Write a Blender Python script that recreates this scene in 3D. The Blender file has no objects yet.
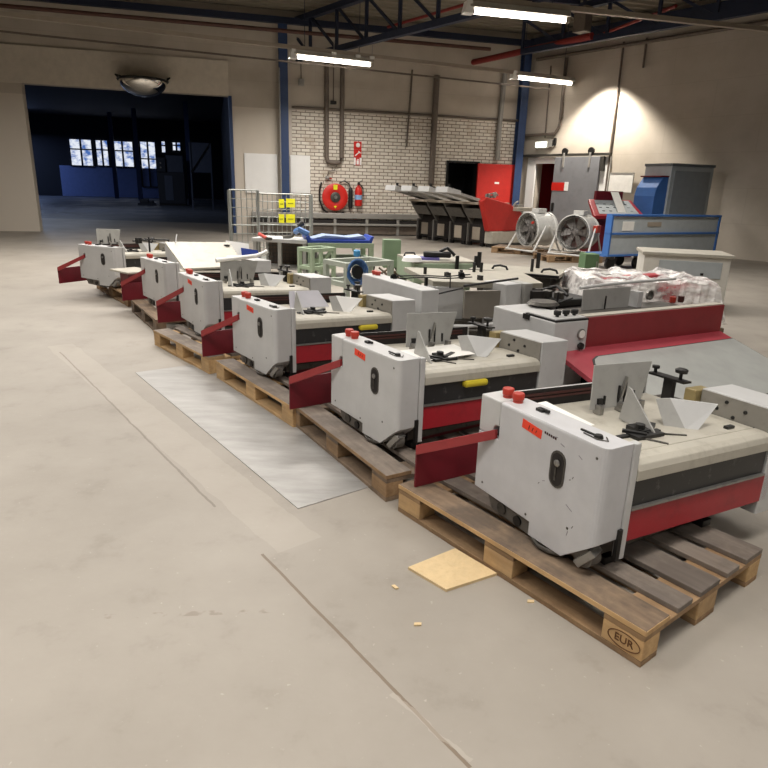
import bpy, bmesh, math, random
from mathutils import Vector, Matrix
random.seed(7)
SC = bpy.context.scene
COL = SC.collection
R = math.radians
V = Vector

# ------------------------------------------------------------------ camera
F_PX, PITCH, ROLL, CAM_H = 630.96, 0.30396, 0.03027, 1.5

def ray(px, py):
    X, Y = px - 384.0, py - 384.0
    c, s = math.cos(ROLL), math.sin(ROLL)
    X, Y = c * X + s * Y, -s * X + c * Y
    u = -Y / F_PX
    return V((X / F_PX, math.cos(PITCH) + u * math.sin(PITCH), -math.sin(PITCH) + u * math.cos(PITCH)))

def at(px, py, z=0.0):
    """point of the place seen at a spot of the photo, at height z"""
    d = ray(px, py)
    return V((0, 0, CAM_H)) + d * ((z - CAM_H) / d.z)

class Plane:
    """vertical plane through p0 running along azimuth az (degrees from +Y)"""
    def __init__(self, p0, az):
        self.p0 = V((p0[0], p0[1], 0)); a = R(az)
        self.t = V((math.sin(a), math.cos(a), 0)); self.n = V((self.t.y, -self.t.x, 0))
        self.rot = math.atan2(self.t.y, self.t.x)
    def sz(self, px, py):
        d = ray(px, py); o = V((0, 0, CAM_H))
        k = (self.p0 - o).dot(self.n) / d.dot(self.n)
        p = o + d * k
        return ((p - self.p0).dot(self.t), p.z)
    def pt(self, s, z=0, off=0):
        p = self.p0 + self.t * s + self.n * off
        return V((p.x, p.y, z))

cam_d = bpy.data.cameras.new('camera'); cam = bpy.data.objects.new('camera', cam_d); COL.objects.link(cam)
fwd = V((0, math.cos(PITCH), -math.sin(PITCH))); up0 = V((0, math.sin(PITCH), math.cos(PITCH))); rt0 = V((1, 0, 0))
c_, s_ = math.cos(ROLL), math.sin(ROLL)
rt = rt0 * c_ + up0 * s_; up = up0 * c_ - rt0 * s_
M = Matrix((rt, up, -fwd)).transposed().to_4x4(); M.translation = V((0, 0, CAM_H))
cam.matrix_world = M
cam_d.sensor_width = 36; cam_d.lens = 36 * F_PX / 768; cam_d.clip_start = 0.05; cam_d.clip_end = 300
SC.camera = cam
SC.view_settings.view_transform = 'Standard'; SC.view_settings.look = 'None'
SC.view_settings.exposure = -0.12; SC.view_settings.gamma = 1.0
SC.view_settings.use_curve_mapping = False

# ------------------------------------------------------------------ materials
def lin(h):
    h = h.lstrip('#'); o = []
    for i in (0, 2, 4):
        v = int(h[i:i + 2], 16) / 255
        o.append(v / 12.92 if v <= .04045 else ((v + .055) / 1.055) ** 2.4)
    return (*o, 1)

def nodes(name):
    m = bpy.data.materials.new(name); m.use_nodes = True
    nt = m.node_tree; b = nt.nodes['Principled BSDF']
    return m, nt, b

def N(nt, typ, **kw):
    n = nt.nodes.new(typ)
    for k, v in kw.items(): setattr(n, k, v)
    return n

def mixc(nt, fac, a, b):
    n = N(nt, 'ShaderNodeMix', data_type='RGBA')
    for sock, v in ((n.inputs[0], fac), (n.inputs[6], a), (n.inputs[7], b)):
        if hasattr(v, 'is_output') or isinstance(v, bpy.types.NodeSocket): nt.links.new(v, sock)
        else: sock.default_value = v
    return n.outputs[2]

def mth(nt, op, a, b=None, c=None):
    n = N(nt, 'ShaderNodeMath', operation=op)
    for i, v in enumerate((a, b, c)):
        if v is None: continue
        if isinstance(v, bpy.types.NodeSocket): nt.links.new(v, n.inputs[i])
        else: n.inputs[i].default_value = v
    return n.outputs[0]

def ramp(nt, val, lo, hi):
    n = N(nt, 'ShaderNodeMapRange'); n.clamp = True
    nt.links.new(val, n.inputs[0]); n.inputs[1].default_value = lo; n.inputs[2].default_value = hi
    return n.outputs[0]

def noise(nt, vec, scale, detail=4, rough=.6):
    n = N(nt, 'ShaderNodeTexNoise'); n.inputs['Scale'].default_value = scale
    n.inputs['Detail'].default_value = detail; n.inputs['Roughness'].default_value = rough
    if vec is not None: nt.links.new(vec, n.inputs['Vector'])
    return n.outputs['Fac']

def paint(name, hexc, rough=.5, metal=0.0, wear=None, amount=.35, scale=6, bump=0, thr=(.52, .72), spec=.5, var=.87):
    m, nt, b = nodes(name)
    tc = N(nt, 'ShaderNodeTexCoord').outputs['Object']
    c = lin(hexc); col = c
    f1 = noise(nt, tc, scale)
    dark = tuple(x * var for x in c[:3]) + (1,)
    col = mixc(nt, ramp(nt, f1, .35, .75), c, dark)
    if wear:
        f2 = ramp(nt, noise(nt, tc, scale * 2.3, 6, .7), *thr)
        col = mixc(nt, mth(nt, 'MULTIPLY', f2, amount), col, lin(wear))
    nt.links.new(col, b.inputs['Base Color'])
    b.inputs['Roughness'].default_value = rough; b.inputs['Metallic'].default_value = metal
    b.inputs['Specular IOR Level'].default_value = spec
    if bump:
        bp = N(nt, 'ShaderNodeBump'); bp.inputs['Strength'].default_value = bump; bp.inputs['Distance'].default_value = .01
        nt.links.new(noise(nt, tc, scale * 6, 5), bp.inputs['Height']); nt.links.new(bp.outputs[0], b.inputs['Normal'])
    return m

def glow(name, hexc, strength):
    m, nt, b = nodes(name)
    b.inputs['Base Color'].default_value = lin(hexc)
    b.inputs['Emission Color'].default_value = lin(hexc); b.inputs['Emission Strength'].default_value = strength
    return m

def wood(name, a, b_, dirt, amt):
    m, nt, b = nodes(name)
    tc = N(nt, 'ShaderNodeTexCoord').outputs['Object']
    mp = N(nt, 'ShaderNodeMapping'); mp.inputs['Scale'].default_value = (2.2, 22, 22); nt.links.new(tc, mp.inputs[0])
    f = noise(nt, mp.outputs[0], 1.6, 5, .6)
    oi = N(nt, 'ShaderNodeObjectInfo').outputs['Random']
    col = mixc(nt, ramp(nt, f, .3, .7), lin(a), lin(b_))
    d = ramp(nt, mth(nt, 'ADD', noise(nt, tc, 5, 5, .7), mth(nt, 'MULTIPLY', mth(nt, 'SUBTRACT', oi, .5), .25)), .4, .62)
    col = mixc(nt, mth(nt, 'MULTIPLY', d, amt), col, lin(dirt))
    nt.links.new(col, b.inputs['Base Color']); b.inputs['Roughness'].default_value = .8
    bp = N(nt, 'ShaderNodeBump'); bp.inputs['Strength'].default_value = .25; bp.inputs['Distance'].default_value = .004
    nt.links.new(f, bp.inputs['Height']); nt.links.new(bp.outputs[0], b.inputs['Normal'])
    return m

m_grey = paint('grey_enamel', 'c6c6c5', .42, wear='8f8c88', amount=.22, scale=5, thr=(.6, .75))
m_grey2 = paint('grey_enamel_dark', 'a8a7a3', .45, wear='77746f', amount=.3, scale=6)  # darker grey enamel for plates, guides and posts
m_scuff = paint('scuffed_grey_enamel', 'c6c6c8', .4, wear='6a6670', amount=.4, scale=7, thr=(.68, .74))
m_cream = paint('cream_tabletop', 'b9b4a7', .45, wear='857e70', amount=.5, scale=4)
m_steel = paint('bare_steel', '9d9b97', .35, .75, wear='4a4744', amount=.5, scale=12)
m_dsteel = paint('oily_steel', '5b5853', .45, .6, wear='1d1b19', amount=.7, scale=14)
m_black = paint('black_plastic', '171615', .5)
m_dark = paint('dark_interior', '221d1b', .7, wear='0d0b0a', amount=.6, scale=9)
m_dust = paint('dusty_black_strip', '262627', .35, wear='a5a3a0', amount=.3, scale=9, thr=(.6, .76))
m_brown = paint('brown_rail', '4a2420', .55, wear='2a1714', amount=.5)
m_red = paint('red_enamel', 'a81f2c', .42, wear='6e1420', amount=.4)
m_red_arm = paint('red_arm_enamel', '9c3638', .45, wear='7a2529', amount=.4)
m_dred = paint('dark_red_enamel', '6c1522', .45, wear='470c16', amount=.5)
m_signred = paint('signal_red', 'd2251c', .4)
m_doorred = paint('door_red', 'c22a22', .5, wear='a01f1a', amount=.3)
m_knob = paint('knob_red', 'b53a2c', .4)
m_orange = paint('orange_sticker_paper', 'f2472a', .6)
m_ink = paint('ink', '3a1410', .7)
m_yellow = paint('yellow_pad', 'd9c531', .7)
m_signyel = paint('sign_yellow', 'f0ea28', .55)
m_white = paint('white_board', 'f2f1ee', .5, var=.97)
m_paper = paint('paper', 'f1efe9', .7)
m_wood = wood('new_pallet_wood', 'cdab7c', 'b48f60', '7d6b56', .4)
m_woodd = wood('dirty_pallet_wood', '8d7862', '6f5d4c', '4b423b', .7)
m_woodo = wood('old_pallet_wood', 'a48765', '8a6c4c', '5a4735', .5)
m_deck = wood('grimy_deck_wood', '8a7f74', '74695f', '544d48', .6)
m_chip = paint('chipboard', 'd6bd92', .7, wear='bf9f70', amount=.5, scale=30)
m_blue = paint('column_blue', '2a4068', .5, wear='1e2c4a', amount=.4)
m_truss = paint('truss_dark_blue', '222b42', .6, wear='12141c', amount=.5)
m_tblue = paint('trolley_blue', '3f6fb4', .5)
m_tgrey = paint('trolley_grey', 'b0b7ba', .55)
m_traybl = paint('tray_blue', '23409c', .45)
m_hose_bl = paint('hose_blue', '4e79b4', .45, wear='1e2c44', amount=.5, scale=20)
m_green = paint('machine_green', '9fb096', .55, wear='6d7f66', amount=.4)
m_dgreen = paint('box_green', '7f9577', .55)
m_pipe = paint('pipe_brown', '6c6157', .55, wear='3b322b', amount=.6)
m_pipeg = paint('conduit_grey', '9d9a94', .5, .2)
m_pipered = paint('sprinkler_red', '8a2a25', .55, wear='541612', amount=.5)
m_firedoor = paint('fire_door_grey', '85868a', .5, wear='6a6a6c', amount=.4, scale=2)
m_galv = paint('galvanised_wire', 'a9aba6', .4, .6)
m_fan = paint('fan_drum_grey', 'c9c8c4', .45, wear='8f8d88', amount=.5)
m_fand = paint('fan_dark', '7d7875', .5, .2, wear='55504c', amount=.6)
m_lampbody = paint('lamp_body', 'd8d5cc', .5)
m_trunk = paint('lamp_trunking', 'a59a8b', .5)
m_tube = glow('fluorescent_tube', 'fff6ea', 9)
m_exit = glow('exit_sign_face', 'f6fff4', 2.2)
m_ceil = paint('ceiling_deck', '857d6d', .7, wear='665f52', amount=.3, scale=2)
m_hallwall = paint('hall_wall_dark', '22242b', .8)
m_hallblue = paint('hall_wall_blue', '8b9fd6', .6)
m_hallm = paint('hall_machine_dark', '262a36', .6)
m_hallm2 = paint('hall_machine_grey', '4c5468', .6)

def m_glassy():
    m, nt, b = nodes('hall_window_view')
    tc = N(nt, 'ShaderNodeTexCoord').outputs['Object']
    mp = N(nt, 'ShaderNodeMapping'); mp.inputs['Scale'].default_value = (1.3, 1, 1.8); nt.links.new(tc, mp.inputs[0])
    f = noise(nt, mp.outputs[0], 1.4, 4, .6)
    col = mixc(nt, ramp(nt, f, .36, .56), lin('4a70b8'), lin('eef4ff'))
    nt.links.new(col, b.inputs['Emission Color']); b.inputs['Emission Strength'].default_value = 1.0
    b.inputs['Base Color'].default_value = lin('20304f'); b.inputs['Roughness'].default_value = .1
    return m
m_win = m_glassy()

def mk_film():
    m, nt, b = nodes('stretch_film')
    tc = N(nt, 'ShaderNodeTexCoord').outputs['Object']
    mp = N(nt, 'ShaderNodeMapping'); mp.inputs['Scale'].default_value = (1.0, 2.6, 2.6); mp.inputs['Rotation'].default_value = (0, 0, .3); nt.links.new(tc, mp.inputs[0])
    f = noise(nt, mp.outputs[0], 2.2, 5, .6)
    b.inputs['Base Color'].default_value = lin('f2efec'); b.inputs['Roughness'].default_value = .18
    nt.links.new(mth(nt, 'ADD', mth(nt, 'MULTIPLY', ramp(nt, f, .38, .58), .78), .2), b.inputs['Alpha'])
    bp = N(nt, 'ShaderNodeBump'); bp.inputs['Strength'].default_value = .7; bp.inputs['Distance'].default_value = .06
    nt.links.new(f, bp.inputs['Height']); nt.links.new(bp.outputs[0], b.inputs['Normal'])
    return m
m_film = mk_film()

def mk_mirror():
    m, nt, b = nodes('mirror_dome'); b.inputs['Base Color'].default_value = lin('e8e4dd')
    b.inputs['Metallic'].default_value = 1; b.inputs['Roughness'].default_value = .06
    return m
m_mirror = mk_mirror()

def mk_wall(name, brick_to):
    """plaster above, white bricks with dark joints below brick_to (wall-local x along, z up)"""
    m, nt, b = nodes(name)
    tc = N(nt, 'ShaderNodeTexCoord').outputs['Object']
    sp = N(nt, 'ShaderNodeSeparateXYZ'); nt.links.new(tc, sp.inputs[0])
    cb = N(nt, 'ShaderNodeCombineXYZ'); nt.links.new(sp.outputs[0], cb.inputs[0]); nt.links.new(sp.outputs[2], cb.inputs[1])
    plaster = mixc(nt, ramp(nt, noise(nt, tc, 1.1, 5, .6), .35, .7), lin('c4baad'), lin('b5ab9c'))
    blk = N(nt, 'ShaderNodeTexBrick'); nt.links.new(cb.outputs[0], blk.inputs['Vector'])
    blk.inputs['Scale'].default_value = 1; blk.inputs['Brick Width'].default_value = 2.4; blk.inputs['Row Height'].default_value = .85
    blk.inputs['Mortar Size'].default_value = .008
    plaster = mixc(nt, mth(nt, 'MULTIPLY', blk.outputs['Fac'], .12), plaster, lin('6d5b4a'))
    col = plaster
    if brick_to > 0:
        br = N(nt, 'ShaderNodeTexBrick'); nt.links.new(cb.outputs[0], br.inputs['Vector'])
        br.inputs['Color1'].default_value = lin('e6dfd3'); br.inputs['Color2'].default_value = lin('d6cdbf')
        br.inputs['Mortar'].default_value = lin('7a6b5c'); br.inputs['Scale'].default_value = 1
        br.inputs['Brick Width'].default_value = .27; br.inputs['Row Height'].default_value = .1
        br.inputs['Mortar Size'].default_value = .012; br.inputs['Mortar Smooth'].default_value = .2
        worn = mixc(nt, ramp(nt, noise(nt, tc, 1.7, 4), .55, .8), br.outputs['Color'], lin('a8957f'))
        fac = mth(nt, 'MULTIPLY', mth(nt, 'LESS_THAN', sp.outputs[2], brick_to), mth(nt, 'GREATER_THAN', sp.outputs[0], -3.1))
        tile = mixc(nt, mth(nt, 'LESS_THAN', sp.outputs[2], brick_to), plaster, lin('d2c8ba'))
        col = mixc(nt, fac, tile, worn)
    nt.links.new(col, b.inputs['Base Color']); b.inputs['Roughness'].default_value = .75
    return m
m_wallb = mk_wall('wall_brick_and_plaster', 3.55)
m_wallr = mk_wall('wall_plaster', 0)
m_plast = paint('plaster_lintel', 'd4cabb', .75)

def mk_floor():
    m, nt, b = nodes('concrete_floor')
    tc = N(nt, 'ShaderNodeTexCoord').outputs['Object']
    sp = N(nt, 'ShaderNodeSeparateXYZ'); nt.links.new(tc, sp.inputs[0]); x, y = sp.outputs[0], sp.outputs[1]
    f = noise(nt, tc, .9, 6, .62)
    col = mixc(nt, ramp(nt, f, .3, .7), lin('9e978d'), lin('8c857b'))
    f2 = ramp(nt, noise(nt, tc, 3.6, 6, .7), .56, .76)
    col = mixc(nt, mth(nt, 'MULTIPLY', f2, .35), col, lin('716a60'))
    f3 = ramp(nt, noise(nt, tc, 42, 2, .5), .7, .78)
    col = mixc(nt, mth(nt, 'MULTIPLY', f3, .25), col, lin('d8cec0'))
    def line(p, q, w, color, k, half=False, wob=.004):
        nonlocal col
        p, q = V(p), V(q); d = (q - p).normalized(); n = V((-d.y, d.x))
        s = mth(nt, 'ADD', mth(nt, 'MULTIPLY', x, n.x), mth(nt, 'MULTIPLY', y, n.y))
        s = mth(nt, 'SUBTRACT', s, n.dot(p))
        s = mth(nt, 'ADD', s, mth(nt, 'MULTIPLY', mth(nt, 'SUBTRACT', noise(nt, tc, 6), .5), wob))
        g = mth(nt, 'ADD', mth(nt, 'MULTIPLY', x, d.x), mth(nt, 'MULTIPLY', y, d.y))
        a = d.dot(p); L = (q - p).length
        inr = mth(nt, 'MULTIPLY', mth(nt, 'GREATER_THAN', g, a), mth(nt, 'LESS_THAN', g, a + L))
        msk = mth(nt, 'LESS_THAN', mth(nt, 'ABSOLUTE', s), w)
        col = mixc(nt, mth(nt, 'MULTIPLY', mth(nt, 'MULTIPLY', msk, inr), k), col, lin(color))
    g = lambda px, py: at(px, py).xy
    line(g(60, 345), g(300, 545),   .11, 'aaa297', .35, wob=.05)          # filled trench beside the plate
    line(g(60, 352), g(215, 507), .006, '5f5447', .55, wob=.02)
    line(g(262, 554), g(470, 768), .006, '6b5a48', .8, wob=.012)
    line(g(392, 693), g(470, 762), .008, 'b5ada2', .3, wob=.06)
    # row of dried drops
    p, q = V(g(96, 617)), V(g(290, 610)); d = (q - p).normalized(); n = V((-d.y, d.x))
    s = mth(nt, 'SUBTRACT', mth(nt, 'ADD', mth(nt, 'MULTIPLY', x, n.x), mth(nt, 'MULTIPLY', y, n.y)), n.dot(p))
    gg = mth(nt, 'ADD', mth(nt, 'MULTIPLY', x, d.x), mth(nt, 'MULTIPLY', y, d.y))
    inr = mth(nt, 'MULTIPLY', mth(nt, 'GREATER_THAN', gg, d.dot(p)), mth(nt, 'LESS_THAN', gg, d.dot(q)))
    dr = ramp(nt, noise(nt, tc, 16, 2), .5, .58)
    msk = mth(nt, 'MULTIPLY', mth(nt, 'LESS_THAN', mth(nt, 'ABSOLUTE', s), .013), inr)
    col = mixc(nt, mth(nt, 'MULTIPLY', mth(nt, 'MULTIPLY', msk, dr), .45), col, lin('6e6155'))
    nt.links.new(col, b.inputs['Base Color'])
    nt.links.new(mth(nt, 'ADD', .42, mth(nt, 'MULTIPLY', f, .25)), b.inputs['Roughness'])
    bp = N(nt, 'ShaderNodeBump'); bp.inputs['Strength'].default_value = .08; bp.inputs['Distance'].default_value = .01
    nt.links.new(noise(nt, tc, 25, 4), bp.inputs['Height']); nt.links.new(bp.outputs[0], b.inputs['Normal'])
    return m
m_floor = mk_floor()

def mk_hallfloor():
    m, nt, b = nodes('hall_floor'); b.inputs['Base Color'].default_value = lin('4a4d55')  # the hall's lack of light is put into this darker floor colour
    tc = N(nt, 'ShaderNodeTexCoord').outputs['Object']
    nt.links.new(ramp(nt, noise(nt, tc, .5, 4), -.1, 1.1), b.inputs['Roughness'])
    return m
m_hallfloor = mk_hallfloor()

def mk_plate():
    m, nt, b = nodes('scratched_steel_plate')
    tc = N(nt, 'ShaderNodeTexCoord').outputs['Object']
    mp = N(nt, 'ShaderNodeMapping'); mp.inputs['Scale'].default_value = (1.2, 5, 1); mp.inputs['Rotation'].default_value = (0, 0, .4); nt.links.new(tc, mp.inputs[0])
    f = noise(nt, mp.outputs[0], 2.2, 6, .65)
    col = mixc(nt, ramp(nt, f, .3, .7), lin('8d8b87'), lin('adaba8'))
    nt.links.new(col, b.inputs['Base Color']); b.inputs['Metallic'].default_value = .35
    nt.links.new(mth(nt, 'ADD', .3, mth(nt, 'MULTIPLY', f, .3)), b.inputs['Roughness'])
    return m
m_plate = mk_plate()

# ------------------------------------------------------------------ mesh helpers
class MB:
    def __init__(self, off=(0, 0, 0), fn=None):
        self.bm = bmesh.new(); self.off = V(off); self.fn = fn
    def v(self, p): return self.bm.verts.new(V(p))
    def face(self, vs):
        try: return self.bm.faces.new(vs)
        except ValueError: return None
    def box(self, x0, x1, y0, y1, z0, z1):
        p = [self.v((x, y, z)) for z in (z0, z1) for y in (y0, y1) for x in (x0, x1)]
        for f in ((0, 2, 3, 1), (4, 5, 7, 6), (0, 1, 5, 4), (2, 6, 7, 3), (0, 4, 6, 2), (1, 3, 7, 5)): self.face([p[i] for i in f])
        return self
    def hexa(self, a, b):
        """hull between two quads given corner by corner"""
        p = [self.v(q) for q in a]; q = [self.v(r) for r in b]
        self.face(p[::-1]); self.face(q)
        for i in range(4): self.face([p[i], p[(i + 1) % 4], q[(i + 1) % 4], q[i]])
        return self
    def plate(self, c, t):
        """quad plate with corners c and thickness t along its normal"""
        c = [V(q) for q in c]; n = (c[1] - c[0]).cross(c[3] - c[0]).normalized() * t
        return self.hexa(c, [q + n for q in c])
    def bar(self, a, b, w, h, up=(0, 0, 1)):
        a, b = V(a), V(b); d = (b - a).normalized(); u = V(up)
        if abs(d.dot(u)) > .98: u = V((1, 0, 0))
        s = d.cross(u).normalized() * (w / 2); u = s.cross(d).normalized() * (h / 2)
        return self.hexa([a - s - u, a + s - u, a + s + u, a - s + u], [b - s - u, b + s - u, b + s + u, b - s + u])
    def prism(self, poly, axis, a0, a1):
        def mk(p, a):
            return {'x': (a, p[0], p[1]), 'y': (p[0], a, p[1]), 'z': (p[0], p[1], a)}[axis]
        A = [self.v(mk(p, a0)) for p in poly]; B = [self.v(mk(p, a1)) for p in poly]
        self.face(A); self.face(B[::-1])
        n = len(poly)
        for i in range(n): self.face([A[i], B[i], B[(i + 1) % n], A[(i + 1) % n]])
        return self
    def tube(self, pts, r, seg=8, closed=False):
        pts = [V(p) for p in pts]; rings = []
        n = len(pts)
        for i, p in enumerate(pts):
            a = pts[i - 1] if (i or closed) else p; b = pts[(i + 1) % n] if (i < n - 1 or closed) else p
            d = (b - a).normalized(); u = V((0, 0, 1)) if abs(d.z) < .95 else V((1, 0, 0))
            s = d.cross(u).normalized(); u = s.cross(d)
            rings.append([self.v(p + (s * math.cos(t) + u * math.sin(t)) * r) for t in (2 * math.pi * k / seg for k in range(seg))])
        m = n if closed else n - 1
        for i in range(m):
            A, B = rings[i], rings[(i + 1) % n]
            for k in range(seg): self.face([A[k], A[(k + 1) % seg], B[(k + 1) % seg], B[k]])
        if not closed: self.face(rings[0][::-1]); self.face(rings[-1])
        return self
    def lathe(self, prof, org=(0, 0, 0), axis=(0, 0, 1), seg=20, cap=True):
        """profile of (radius, height) turned about axis"""
        ax = V(axis).normalized(); s = ax.orthogonal().normalized(); u = ax.cross(s); o = V(org); rings = []
        for r, h in prof:
            rings.append([self.v(o + ax * h + (s * math.cos(t) + u * math.sin(t)) * max(r, 1e-4)) for t in (2 * math.pi * k / seg for k in range(seg))])
        for A, B in zip(rings, rings[1:]):
            for k in range(seg): self.face([A[k], A[(k + 1) % seg], B[(k + 1) % seg], B[k]])
        if cap: self.face(rings[0][::-1]); self.face(rings[-1])
        return self
    def build(self, name, mat, parent=None, bevel=0, smooth=False, seg=2):
        bm = self.bm
        for v in bm.verts:
            if self.fn: v.co = V(self.fn(v.co))
            v.co += self.off
        bmesh.ops.recalc_face_normals(bm, faces=bm.faces)
        me = bpy.data.meshes.new(name); bm.to_mesh(me); bm.free()
        if smooth:
            for p in me.polygons: p.use_smooth = True
            try: me.set_sharp_from_angle(angle=R(40))
            except Exception: pass
        me.materials.append(mat)
        o = bpy.data.objects.new(name, me); COL.objects.link(o)
        if parent: o.parent = parent
        if bevel:
            b = o.modifiers.new('edge', 'BEVEL'); b.width = bevel; b.segments = seg; b.limit_method = 'ANGLE'; b.angle_limit = R(35)
        return o

def thing(name, label, cat, loc=(0, 0, 0), rz=0.0, group=None):
    o = bpy.data.objects.new(name, None); COL.objects.link(o); o.empty_display_size = .1
    o.location = loc; o.rotation_euler = (0, 0, rz)
    return tag(o, label, cat, group)

def tag(o, label, cat, group=None):
    o['label'] = label; o['category'] = cat
    if group: o['group'] = group
    return o

def struct(o):
    o['kind'] = 'structure'; return o

def copy_tree(o, parent=None):
    c = o.copy(); COL.objects.link(c)
    if parent: c.parent = parent
    for ch in list(o.children): copy_tree(ch, c)
    return c

def move(o, loc, rz=0):
    o.location = loc; o.rotation_euler = (0, 0, rz); return o

def lettering(body, size, parent, name, mat, loc, rot, depth=.002):
    cu = bpy.data.curves.new(name, 'FONT'); cu.body = body; cu.size = size; cu.extrude = depth
    cu.align_x = 'CENTER'; cu.align_y = 'CENTER'
    t = bpy.data.objects.new(name, cu); COL.objects.link(t)
    me = bpy.data.meshes.new_from_object(t.evaluated_get(bpy.context.evaluated_depsgraph_get()))
    bpy.data.objects.remove(t)
    me.materials.clear(); me.materials.append(mat)
    o = bpy.data.objects.new(name, me); COL.objects.link(o); o.parent = parent
    o.location = loc; o.rotation_euler = rot
    return o

def capsule(cx, cz, w, h, n=8):
    r = w / 2; k = h / 2 - r; P = []
    for i in range(n + 1): a = math.pi * i / n; P.append((cx + r * math.cos(a), cz + k + r * math.sin(a)))
    for i in range(n + 1): a = math.pi + math.pi * i / n; P.append((cx + r * math.cos(a), cz - k + r * math.sin(a)))
    return P

# ------------------------------------------------------------------ the building
WB = Plane((0.05, 20.8), 75)                       # back wall
cs, _ = WB.sz(519, 200); CORNER = WB.pt(cs)
WR = Plane(CORNER, 141.5)                          # right wall, running towards the camera
H_CEIL = 6.1

fl = struct(MB().box(-16, 14, -6, 24, -.2, 0).build('floor', m_floor))

def wall_piece(plane, rects, name, mat, thick=.3):
    mb = MB()
    for s0, s1, z0, z1 in rects: mb.box(s0, s1, 0, thick, z0, z1)
    o = mb.build(name, mat); o.location = plane.p0; o.rotation_euler = (0, 0, plane.rot)
    return struct(o)
# plane.n points to the right of t: for the back wall that is towards the room, so the wall body lies on +y of its frame
D0, D1, DH = -10.2, WB.sz(233, 150)[0], WB.sz(164, 92)[1]        # big doorway to the dark hall
B0, B1, BH = WB.sz(447, 163)[0], WB.sz(479, 163)[0], WB.sz(460, 163)[1]   # doorway of the red door
wall_piece(WB, [(-16, D0, -.1, H_CEIL), (D0, D1, DH, H_CEIL), (D1, B0, -.1, H_CEIL), (B0, B1, BH, H_CEIL), (B1, cs + .3, -.1, H_CEIL)], 'wall_back', m_wallb)
E0, E1, EH = WR.sz(536, 170)[0], WR.sz(566, 170)[0] , 2.34        # opening behind the sliding door
E1 = 1.75
wall_piece(WR, [(-.3, E0, -.1, H_CEIL), (E0, E1, EH, H_CEIL), (E1, 18, -.1, H_CEIL)], 'wall_right', m_wallr)
# plaster panel and lintel edge over the big doorway
lp = MB().box(D0 - 2.5, D1 - .05, -.06, 0, DH, WB.sz(200, 59)[1]).build('trim_lintel', m_plast)
lp.location = WB.p0; lp.rotation_euler = (0, 0, WB.rot); struct(lp)
jb = MB().box(D1 - .07, D1 + .02, -.08, .35, 0, DH).build('trim_door_jamb', m_blue)
jb.location = WB.p0; jb.rotation_euler = (0, 0, WB.rot); struct(jb)
# side walls closing the room outside the frame
ql = MB().box(-.3, 0, -22, 0, -.1, H_CEIL).build('wall_left', m_wallr); ql.location = WB.pt(-15.7); ql.rotation_euler = (0, 0, R(0)); struct(ql)
# corrugated ceiling deck, ribs along the back wall
mb = MB(); prof = []
y = -25.0
while y < 1.0:
    prof += [(y, H_CEIL), (y + .14, H_CEIL), (y + .18, H_CEIL + .06), (y + .32, H_CEIL + .06)]; y += .36
a = [mb.v((-17, p, z)) for p, z in prof]; b = [mb.v((13, p, z)) for p, z in prof]
for i in range(len(prof) - 1): mb.face([a[i], a[i + 1], b[i + 1], b[i]])
ce = mb.build('ceiling', m_ceil); ce.location = WB.p0; ce.rotation_euler = (0, 0, WB.rot); struct(ce)
# dark rooms behind the two small doorways
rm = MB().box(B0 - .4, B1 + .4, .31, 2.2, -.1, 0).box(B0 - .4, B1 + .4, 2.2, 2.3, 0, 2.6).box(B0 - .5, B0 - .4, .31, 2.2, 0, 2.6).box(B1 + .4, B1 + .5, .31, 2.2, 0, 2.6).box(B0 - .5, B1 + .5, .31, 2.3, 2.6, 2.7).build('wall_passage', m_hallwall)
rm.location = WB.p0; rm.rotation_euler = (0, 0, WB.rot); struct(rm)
rr = MB().box(E0 - .2, E1 + .3, .31, 1.6, -.1, 0).box(E0 - .2, E1 + .3, 1.6, 1.7, 0, 2.6).box(E0 - .3, E0 - .2, .31, 1.6, 0, 2.6).box(E1 + .2, E1 + .3, .31, 1.6, 0, 2.6).box(E0 - .3, E1 + .3, .31, 1.7, 2.6, 2.7).build('wall_side_room', paint('side_room_red', '8e1d22', .6))
rr.location = WR.p0; rr.rotation_euler = (0, 0, WR.rot); struct(rr)

# ---- dark hall beyond the doorway (frame of the back wall: +y goes away)
HALL_D = 38.0
hp = Plane(WB.pt(0, 0, -HALL_D), 75)
def hall(o): o.location = WB.p0; o.rotation_euler = (0, 0, WB.rot); return o
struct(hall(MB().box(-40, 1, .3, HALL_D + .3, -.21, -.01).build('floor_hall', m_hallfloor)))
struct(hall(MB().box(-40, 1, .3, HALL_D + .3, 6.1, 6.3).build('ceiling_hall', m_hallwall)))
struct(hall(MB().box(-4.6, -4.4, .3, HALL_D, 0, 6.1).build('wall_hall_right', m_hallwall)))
struct(hall(MB().box(-40.2, -40, .3, HALL_D, 0, 6.1).build('wall_hall_left', m_hallwall)))
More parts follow.
